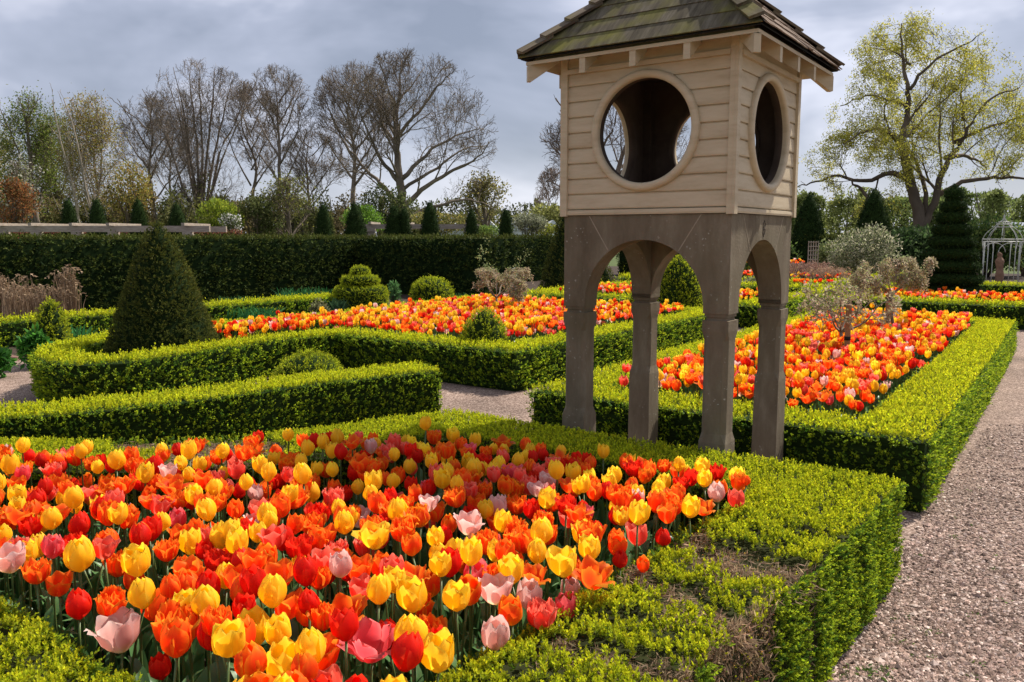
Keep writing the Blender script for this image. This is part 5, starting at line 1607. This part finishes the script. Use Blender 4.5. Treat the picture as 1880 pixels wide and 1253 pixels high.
# green perennials
BLU = [(.055, .20, .06), (.07, .26, .07), (.05, .15, .05)]
grass_clump('iris_clump', 140, 11.3, 593, 18, 90, BLU, 'fresh green strappy leaves beside the little box cone', 0, .55, .035, 'perennial', vary=.4)
shrub('peony_clump', 62, 10.0, 612, 655, 24, [(.07, .22, .03), (.10, .30, .04), (.05, .15, .03)], 'leafy bright green perennial left of the keyhole hedge', .085, 500, zb=0, clumps=12, cat='perennial', dz=.1)
shrub('peony_clump', -8, 9.4, 640, 690, 22, [(.07, .22, .03), (.05, .15, .03)], 'green perennial cut off by the left edge', .085, 400, zb=0, clumps=10, cat='perennial')
grass_clump('daylily_clump', 460, 15.0, 560, 46, 260, BLU, 'long patch of low green leaves between two low hedges', 0, .6, .03, 'perennial', vary=.5, depth=.4)
grass_clump('daylily_clump', 560, 19.5, 525, 45, 220, BLU, 'blue-green strappy leaves at the foot of the tall hedge', 0, .5, .03, 'perennial', vary=.5)
grass_clump('daylily_clump', 440, 18.5, 541, 35, 150, [(.08, .18, .06), (.10, .20, .05)], 'low green leaves left along the foot of the tall hedge', 0, .6, .03, 'perennial', vary=.5)
grass_clump('iris_clump', 620, 16.6, 545, 14, 60, [(.06, .13, .06), (.09, .17, .07)], 'dark strappy clump left of the stepped topiary', 0, .4, .035, 'perennial')
shrub('euphorbia_clump', 727, 19.0, 519, 560, 15, [(.08, .17, .06), (.11, .22, .07)], 'blue-green bushy plant between the stepped topiary and the dome', .07, 500, zb=0, clumps=12, cat='perennial')
grass_clump('iris_clump', 845, 19.5, 535, 14, 50, [(.06, .14, .05)], 'dark leafy clump right of the box dome', 0, .4, .035, 'perennial')
shrub('euphorbia_clump', 583, 15.6, 553, 590, 20, [(.13, .14, .06), (.20, .19, .09)], 'dull grey-green cushion plant beside the far low hedge', .06, 500, zb=0, clumps=14, cat='perennial')
grass_clump('border_foliage', 1555, 20, 513, 30, 200, [(.10, .22, .10), (.14, .26, .12), (.10, .16, .12)], 'blue-green spring foliage in the border behind the wisterias', 0, .5, .03, 'perennial', vary=.6)
for px, Y, nn, cc in [(1478, 20.5, 9, 'orange tulips'), (1515, 21, 4, 'a few red tulips')]:
    mm = MB()
    for i in range(nn):
        x, _ = at(px + trng.uniform(-14, 14), 500, Y)
        add_tulip_lod(mm, trng, lib, x, Y + trng.uniform(-.3, .3), trng.uniform(.42, .52), ORG if nn > 5 else RED, 'double', 1.2, 2)
    o = mm.build('tulip_group', [M['petal'], M['blade']]); tag(o, f'{cc} in the far border beside the dried grasses', 'tulips', kind='stuff')

# ------------------------------------------------------------------ standard wisterias
def wisteria(px, py_base, zbase, ytop, halfw, Y, label, nrac=420, trunk_z=.75, lean=0, seed=3, stake=None, name='wisteria'):
    global brng
    brng = np.random.default_rng(seed)
    x, _ = at(px, py_base, Y); zt = at(px, ytop, Y)[1]
    hw = halfw / FPX * Y
    root = empty(name, (x, Y, 0.02)); tag(root, label, 'wisteria tree')
    mb = MB()
    g = brng
    t = np.linspace(0, 1, 8)
    pts = np.stack([x + .02 * np.sin(t * 7 + seed) + lean * t, Y + .015 * np.cos(t * 6), .02 + t * (trunk_z - .02)], -1)
    mb.tube(pts, np.linspace(.022, .017, 8), (.22, .17, .125), 7)
    mb.build('trunk', M['bark'], root, (x, Y, .02))
    mb = MB(); rm = MB()
    top = pts[-1]
    sp_ = dict(SPEC); sp_.update(levels=2, n=[5, 3, 0], t0=[.25, .3, .1], ang=[50, 50, 40], len=[.55, .5, .5], up=[.25, .1, -.1, 0], wander=.4, minL=.05, rk=[.65, .6, .6])
    crown = (np.array([x + lean, Y, (zt + trunk_z) / 2]), np.array([hw, hw * .8, (zt - trunk_z) / 2 + .1]))
    out = []
    for k in range(6):
        az = k * 1.05 + g.uniform(-.2, .2)
        d = np.array([math.cos(az), math.sin(az) * .8, .75])
        grow(top, d, hw * g.uniform(.75, 1.05), .012, 0, sp_, out, crown)
    for p_, r_, l_ in out:
        p_ = p_.copy(); p_[:, 2] = np.minimum(p_[:, 2], zt)
        mb.tube(p_, np.maximum(r_, .003), np.array((.23, .18, .135)) * g.uniform(.8, 1.2), 4, 0, False)
    mb.build('branches', M['bark'], root, (x, Y, .02))
    # hanging buds and young shoots
    ends = np.concatenate([b[0][2:] for b in out if b[2] >= 1])
    idx = g.integers(len(ends), size=nrac)
    for i in idx:
        p = ends[i] + g.normal(0, .02, 3); p[2] = min(p[2], zt)
        ln = g.uniform(.05, .13)
        d = unit(np.array([g.normal(), g.normal(), .6])); k = 9
        s_ = np.linspace(0, 1, k)[:, None]
        if p[2] < trunk_z: continue
        Q = p + d * ln * .7 * s_ + np.array([0, 0, -1]) * ln * s_ ** 2 * .9
        col = np.array([(.40, .32, .20), (.33, .29, .15), (.46, .38, .27)][g.integers(3)]) * g.uniform(.7, 1.2)
        cards(rm, Q, np.gradient(Q, axis=0) + g.normal(0, .014, (k, 3)), .036, .016, jitcol(col, k, .15, .04), 0, g=g)
    n = nrac
    P = ends[g.integers(len(ends), size=n)] + g.normal(0, .03, (n, 3)); P = P[P[:, 2] > trunk_z - .05]; n = len(P)
    cards(rm, P, g.normal(0, 1, (n, 3)) + [0, 0, .4], .038, .016, jitcol((.24, .27, .11), n, .25, .08), 0, g=g)
    rm.build('flower_buds', M['leaf'], root, (x, Y, .02))
    if stake:
        spx, sz, pair = stake
        dY = .05 if pair else .30
        sxm, _ = at(spx, 600, Y - dY)
        so = empty('stake', (sxm, Y - dY, .02)); tag(so, f'round timber stake beside the {label}', 'tree stake')
        mb = MB(); tt = np.array([0, .5, .985, 1.0])
        mb.tube(np.stack([np.full(4, sxm), np.full(4, Y - dY), .02 + tt * (sz - .02)], -1), [.029, .028, .0275, .025], (.5, .5, .5), 14)
        mb.build('post', M['stake'], so, (sxm, Y - dY, .02))
        mb = MB(); zz = sz - (.33 if not pair else .12)
        mb.tube([[sxm, Y - dY, zz - .018], [sxm, Y - dY, zz + .018]], .0315, (.5, .5, .5), 14)
        if pair: mb.box(min(sxm, x), max(sxm, x), Y - dY, Y - .01, zz - .012, zz + .012)
        mb.build('strap', M['rubber'], so, (sxm, Y - dY, .02))
    return root
wisteria(1637, 600, .45, 476, 92, 10.4, 'standard wisteria with a drooping tan crown in the right bed', 800, .87, 0, 5, (1628, .95, True))
wisteria(1550, 640, .45, 508, 120, 8.35, 'wide sparse wisteria with bare limbs in the right bed', 210, .64, -.05, 8, (1557, .945, False))
wisteria(913, 572, .45, 497, 125, 13.4, 'low spreading wisteria with curling tan shoots in the left bed', 800, .62, -.03, 14)

# ------------------------------------------------------------------ pergolas behind the tall hedge
def pergola(label, x0, x1, posts, ybeam, Y, mat):
    xa, z1 = at(x0, ybeam[0], Y); xb, _ = at(x1, ybeam[0], Y); z0 = at(x0, ybeam[1], Y)[1]
    root = empty('pergola', (xa, Y, 0)); tag(root, label, 'pergola')
    mb = MB()
    e = [xa] + [at(p, 430, Y)[0] for p in posts[1:-1:1]] + [xb]
    mb.box(xa, xb, Y - .06, Y + .06, z0, z1); mb.build('beam', M['timber'], root, (xa, Y, 0))
    mb = MB(); mb.box(xa, xb, Y + 1.74, Y + 1.86, z0, z1); mb.build('beam', M['timber'], root, (xa, Y, 0))
    for p in posts:
        x = at(p, 430, Y)[0]
        mb = MB()
        mb.box(x - .14, x + .14, Y - .14, Y + .14, 0, z0 - .14); mb.box(x - .19, x + .19, Y - .19, Y + .19, z0 - .137, z0 - .09); mb.box(x - .155, x + .155, Y - .155, Y + .155, z0 - .087, z0 - .003)
        mb.build('pier', M['timber'], root, (xa, Y, 0))
        mb = MB()
        mb.box(x - .06, x + .06, Y - .45, Y + 2.2, z1 + .003, z1 + .10); mb.build('cross_beam', M['timber'], root, (xa, Y, 0))
pergola('weathered timber pergola on square piers behind the hedge, left', -40, 385, [-20, 7, 68, 142, 209, 345], (415, 426), 31, None)
pergola('smaller timber pergola between skyline cones, right of centre', 668, 878, [682, 748, 858], (412, 420), 36, None)

# low russet hedge behind
mb = MB()
xa, zt = at(20, 424, 38); xb, _ = at(440, 424, 38)
n = 9000
P = np.c_[rng.uniform(xa, xb, n), rng.uniform(37.6, 38.4, n), rng.uniform(.1, zt, n)]
cards(mb, P, rng.normal(0, .5, (n, 3)) + [0, -.3, 1], .14, .06, jitcol((.20, .085, .05), n, .3, .06), 0)
mb.box(xa, xb, 37.8, 38.2, 0, zt - .1, (.05, .025, .018), 1)
o = mb.build('beech_hedge', [M['leaf'], M['core']]); tag(o, 'low russet brown beech hedge glimpsed under the left pergola', 'hedge')

# greenhouses
def greenhouse(x0, x1, yr, Y, label, n):
    xa, zr = at(x0, yr, Y); xb, _ = at(x1, yr, Y)
    root = empty('greenhouse', (xa, Y, 0)); tag(root, label, 'greenhouse')
    w = (xb - xa) / n
    mb = MB(); mb.box(xa, xb, Y, Y + 12, 0, zr - .75); mb.build('wall', M['glass_roof'], root, (xa, Y, 0))
    for i in range(n):
        a = xa + i * w
        mb = MB()
        mb.add([[a + .02, Y - .1, zr - .74], [a + w / 2, Y - .1, zr], [a + w - .02, Y - .1, zr - .74], [a + .02, Y + 12, zr - .74], [a + w / 2, Y + 12, zr], [a + w - .02, Y + 12, zr - .74]],
               [[0, 1, 4, 3], [1, 2, 5, 4]]); mb.add([[a + .02, Y - .1, zr - .74], [a + w / 2, Y - .1, zr], [a + w - .02, Y - .1, zr - .74]], [[0, 2, 1]])
        mb.build('roof', M['glass_roof'], root, (xa, Y, 0))
greenhouse(800, 1035, 404, 60, 'row of white greenhouse roofs beyond the hedge, left of the tower', 6)
greenhouse(1850, 1960, 408, 60, 'pale greenhouse roof at the right edge behind the arbour', 3)

# trellis
x, zt = at(1494, 443, 25.2); zb_ = 0
root = empty('trellis', (x, 25.2, 0)); tag(root, 'small pale square lattice trellis before the yew cone', 'trellis')
hw = 9 / FPX * 25.2
for i in range(5):
    mb = MB(); xx = x - hw + i * hw / 2
    mb.box(xx - .012, xx + .012, 25.19, 25.21, .05, zt); mb.build('upright', M['timber'], root, (x, 25.2, 0))
for i in range(7):
    mb = MB(); zz = zt - .03 - i * .13
    mb.box(x - hw, x + hw, 25.166, 25.188, zz - .011, zz + .011); mb.build('slat', M['timber'], root, (x, 25.2, 0))

# metal arbour with a carved figure inside
Yg = 24.6
x, _ = at(1835, 520, Yg)
zt = at(1835, 401, Yg)[1]; zband = at(1835, 444, Yg)[1]; hw = 29 / FPX * Yg
root = empty('metal_arbour', (x, Yg, 0)); tag(root, 'pale wire-metal arbour with domed openwork top over a carved figure', 'arbour')
for k in range(8):
    a = [-.55, -.2, .2, .55, math.pi - .55, math.pi - .2, math.pi + .2, math.pi + .55][k]
    cx_, cy_ = x + hw * math.cos(a), Yg + hw * math.sin(a)
    mb = MB(); mb.tube([[cx_, cy_, 0], [cx_, cy_, zband]], .012, (.5, .5, .5), 5); mb.build('upright', M['white_metal'], root, (x, Yg, 0))
    mb = MB(); t = np.linspace(0, 1, 12)
    rr = hw * 1.12 * (1 - t) ** .75 * (1 + .0 * t) ; zz = zband + (zt - zband) * (t ** .9)
    rr = hw * (1.12 * np.cos(t * np.pi / 2) ** .8 * (1 - .25 * np.sin(t * np.pi)))
    rr = hw * np.interp(t, [0, .2, .42, .6, .7, .8, .9, 1], [1.12, 1.06, .86, .56, .42, .30, .12, .02]); zz = zband + (zt - zband) * t; a2 = k * math.pi / 4 + .2
    mb.tube(np.stack([x + rr * math.cos(a2), Yg + rr * math.sin(a2), zz], -1), .010, (.5, .5, .5), 5); mb.build('dome_rib', M['white_metal'], root, (x, Yg, 0))
    mb = MB(); mb.tube([[cx_, cy_, zband - .3], [x + hw * 1.06 * math.cos(a), Yg + hw * 1.06 * math.sin(a), zband - .15], [x + hw * 1.12 * math.cos(a), Yg + hw * 1.12 * math.sin(a), zband]], .009, (.5, .5, .5), 4)
    mb.build('bracket', M['white_metal'], root, (x, Yg, 0))
def ring(r, z, rad=.010, nm='ring'):
    mb = MB(); a = np.linspace(0, 2 * np.pi, 33)
    mb.tube(np.stack([x + r * np.cos(a), Yg + r * np.sin(a), np.full(33, z)], -1), rad, (.5, .5, .5), 4); mb.build(nm, M['white_metal'], root, (x, Yg, 0))
ring(hw * 1.12, zband, .014); ring(hw * 1.12, zband + .07, .010); ring(hw * .50, zband + (zt - zband) * .62, .012); ring(hw * .42, zband + (zt - zband) * .74, .010); ring(hw * .3, zband + (zt - zband) * .84, .010)
for sgn in (-1, 1):
    mb = MB(); t = np.linspace(0, np.pi, 15)
    mb.tube(np.stack([x + hw * .72 * np.cos(t), np.full(15, Yg + sgn * hw * .85), zband - .32 + .28 * np.sin(t)], -1), .011, (.5, .5, .5), 5); mb.build('arch', M['white_metal'], root, (x, Yg, 0))
mb = MB(); mb.lathe([(.03, 0), (.05, .03), (.02, .07), (.03, .1), (.004, .17)], (x, Yg, zt - .05), (.5, .5, .5), 8); mb.build('finial', M['white_metal'], root, (x, Yg, 0))

# carved wooden figure: slender standing form leaning a little, on its own base
xs, zs_ = at(1835, 463, Yg)
mb = MB()
k = 26; t = np.linspace(0, 1, k)
rad = np.interp(t, [0, .05, .2, .42, .55, .66, .78, .83, .87, .93, .98, 1], [.20, .17, .125, .15, .12, .135, .17, .11, .075, .095, .07, .01]) * .82
ang = np.linspace(0, 2 * np.pi, 19)[:-1]
G = np.array([[[xs + .05 * math.sin(tt * 3.2) + r * math.cos(a) * (1 + .10 * math.sin(3 * a + tt * 9)), Yg + r * .7 * math.sin(a) * (1 + .12 * math.cos(2 * a + tt * 5)), tt * zs_] for a in ang] for r, tt in zip(rad, t)])
mb.grid(G, (.5, .5, .5), 0, True, True)
o = mb.build('carved_figure', M['carved_wood'], None, (xs, Yg, 0)); o.location = (xs, Yg, 0)
tag(o, 'slender reddish carved wooden figure standing inside the metal arbour', 'statue')

# small pale stone ornament by the far hedge gap
xs, zs_ = at(945, 497, 24)
mb = MB(); mb.lathe([(.10, 0), (.10, .06), (.05, .09), (.045, .32), (.09, .36), (.11, .44), (.05, .48), (.09, .56), (.115, .66), (.10, .68), (.003, zs_ if zs_ > .69 else .72)], (xs, 24, 0), (.5, .5, .5), 14)
o = mb.build('stone_urn', M['urn'], None, (xs, 24, 0)); o.location = (xs, 24, 0); tag(o, 'small pale stone urn beyond the wisteria in the left bed', 'urn')

# ------------------------------------------------------------------ loose stones and weeds on the gravel
mb = MB()
n = 52000
g = np.random.default_rng(5)
px = g.uniform(1380, 1960, n); py = 1300 - (g.random(n) ** .9) * 520
x_, y_ = onz(px, py, 0.0)
u_ = x_ * EU[0] + y_ * EU[1]
k = (u_ > -.78) & (g.random(n) < np.clip((3.0 - u_) / 1.6, 0, 1))
x_, y_ = x_[k], y_[k]; n = len(x_)
s_ = g.gamma(4, .0011, n) + .0015
oc = np.array([[1, 0, 0], [0, 1, 0], [-1, 0, 0], [0, -1, 0], [0, 0, .8], [0, 0, -.5]], float)
Rr = g.uniform(.6, 1.4, (n, 6, 1))
a = g.uniform(0, 6.28, n); ca, sa = np.cos(a)[:, None], np.sin(a)[:, None]
V = oc[None] * Rr * s_[:, None, None] * np.array([1.3, .9, .75])
V = np.stack([V[..., 0] * ca - V[..., 1] * sa, V[..., 0] * sa + V[..., 1] * ca, V[..., 2]], -1) + np.stack([x_, y_, s_ * .3], -1)[:, None]
F = np.array([[0, 1, 4], [1, 2, 4], [2, 3, 4], [3, 0, 4]])
F = (F[None] + np.arange(n)[:, None, None] * 6).reshape(-1, 3)
pal = np.array([(.34, .235, .185), (.22, .145, .112), (.58, .45, .38), (.13, .088, .068), (.42, .29, .235), (.28, .20, .165)])
cc = 1.15 * pal[g.integers(6, size=n)] * np.exp(g.normal(0, .2, (n, 1)))
mb.add(V.reshape(-1, 3), F, np.repeat(cc, 6, 0))
o = mb.build('loose_gravel', M['core']); tag(o, 'loose pinkish gravel chips scattered over the path', 'gravel', kind='stuff')
M['chip'] = col_mat('stone chips', 0, .85, .2); o.data.materials[0] = M['chip']

mb = MB()
for i in range(70):
    px, py = g.uniform(1450, 1880), g.uniform(680, 1253)
    if i == 0: px, py = 1600, 1235
    x, y = onz(px, py, 0); u = x * EU[0] + y * EU[1]
    if u < -.72: continue
    k = int(g.integers(4, 16)) if i else 46; r = g.uniform(.006, .018) if i else .035
    P = np.c_[x + g.normal(0, r, k), y + g.normal(0, r, k), np.full(k, .003)]
    cards(mb, P, g.normal(0, 1, (k, 3)) * [1, 1, .3] + [0, 0, .45], g.uniform(.008, .018, k) * (1.7 if i == 0 else 1), .006 * (1.7 if i == 0 else 1), jitcol((.10, .17, .035), k, .3, .1), 0, g=g)
o = mb.build('weeds', M['leaf']); tag(o, 'tiny green weeds sprouting in the gravel path', 'weeds', kind='stuff')
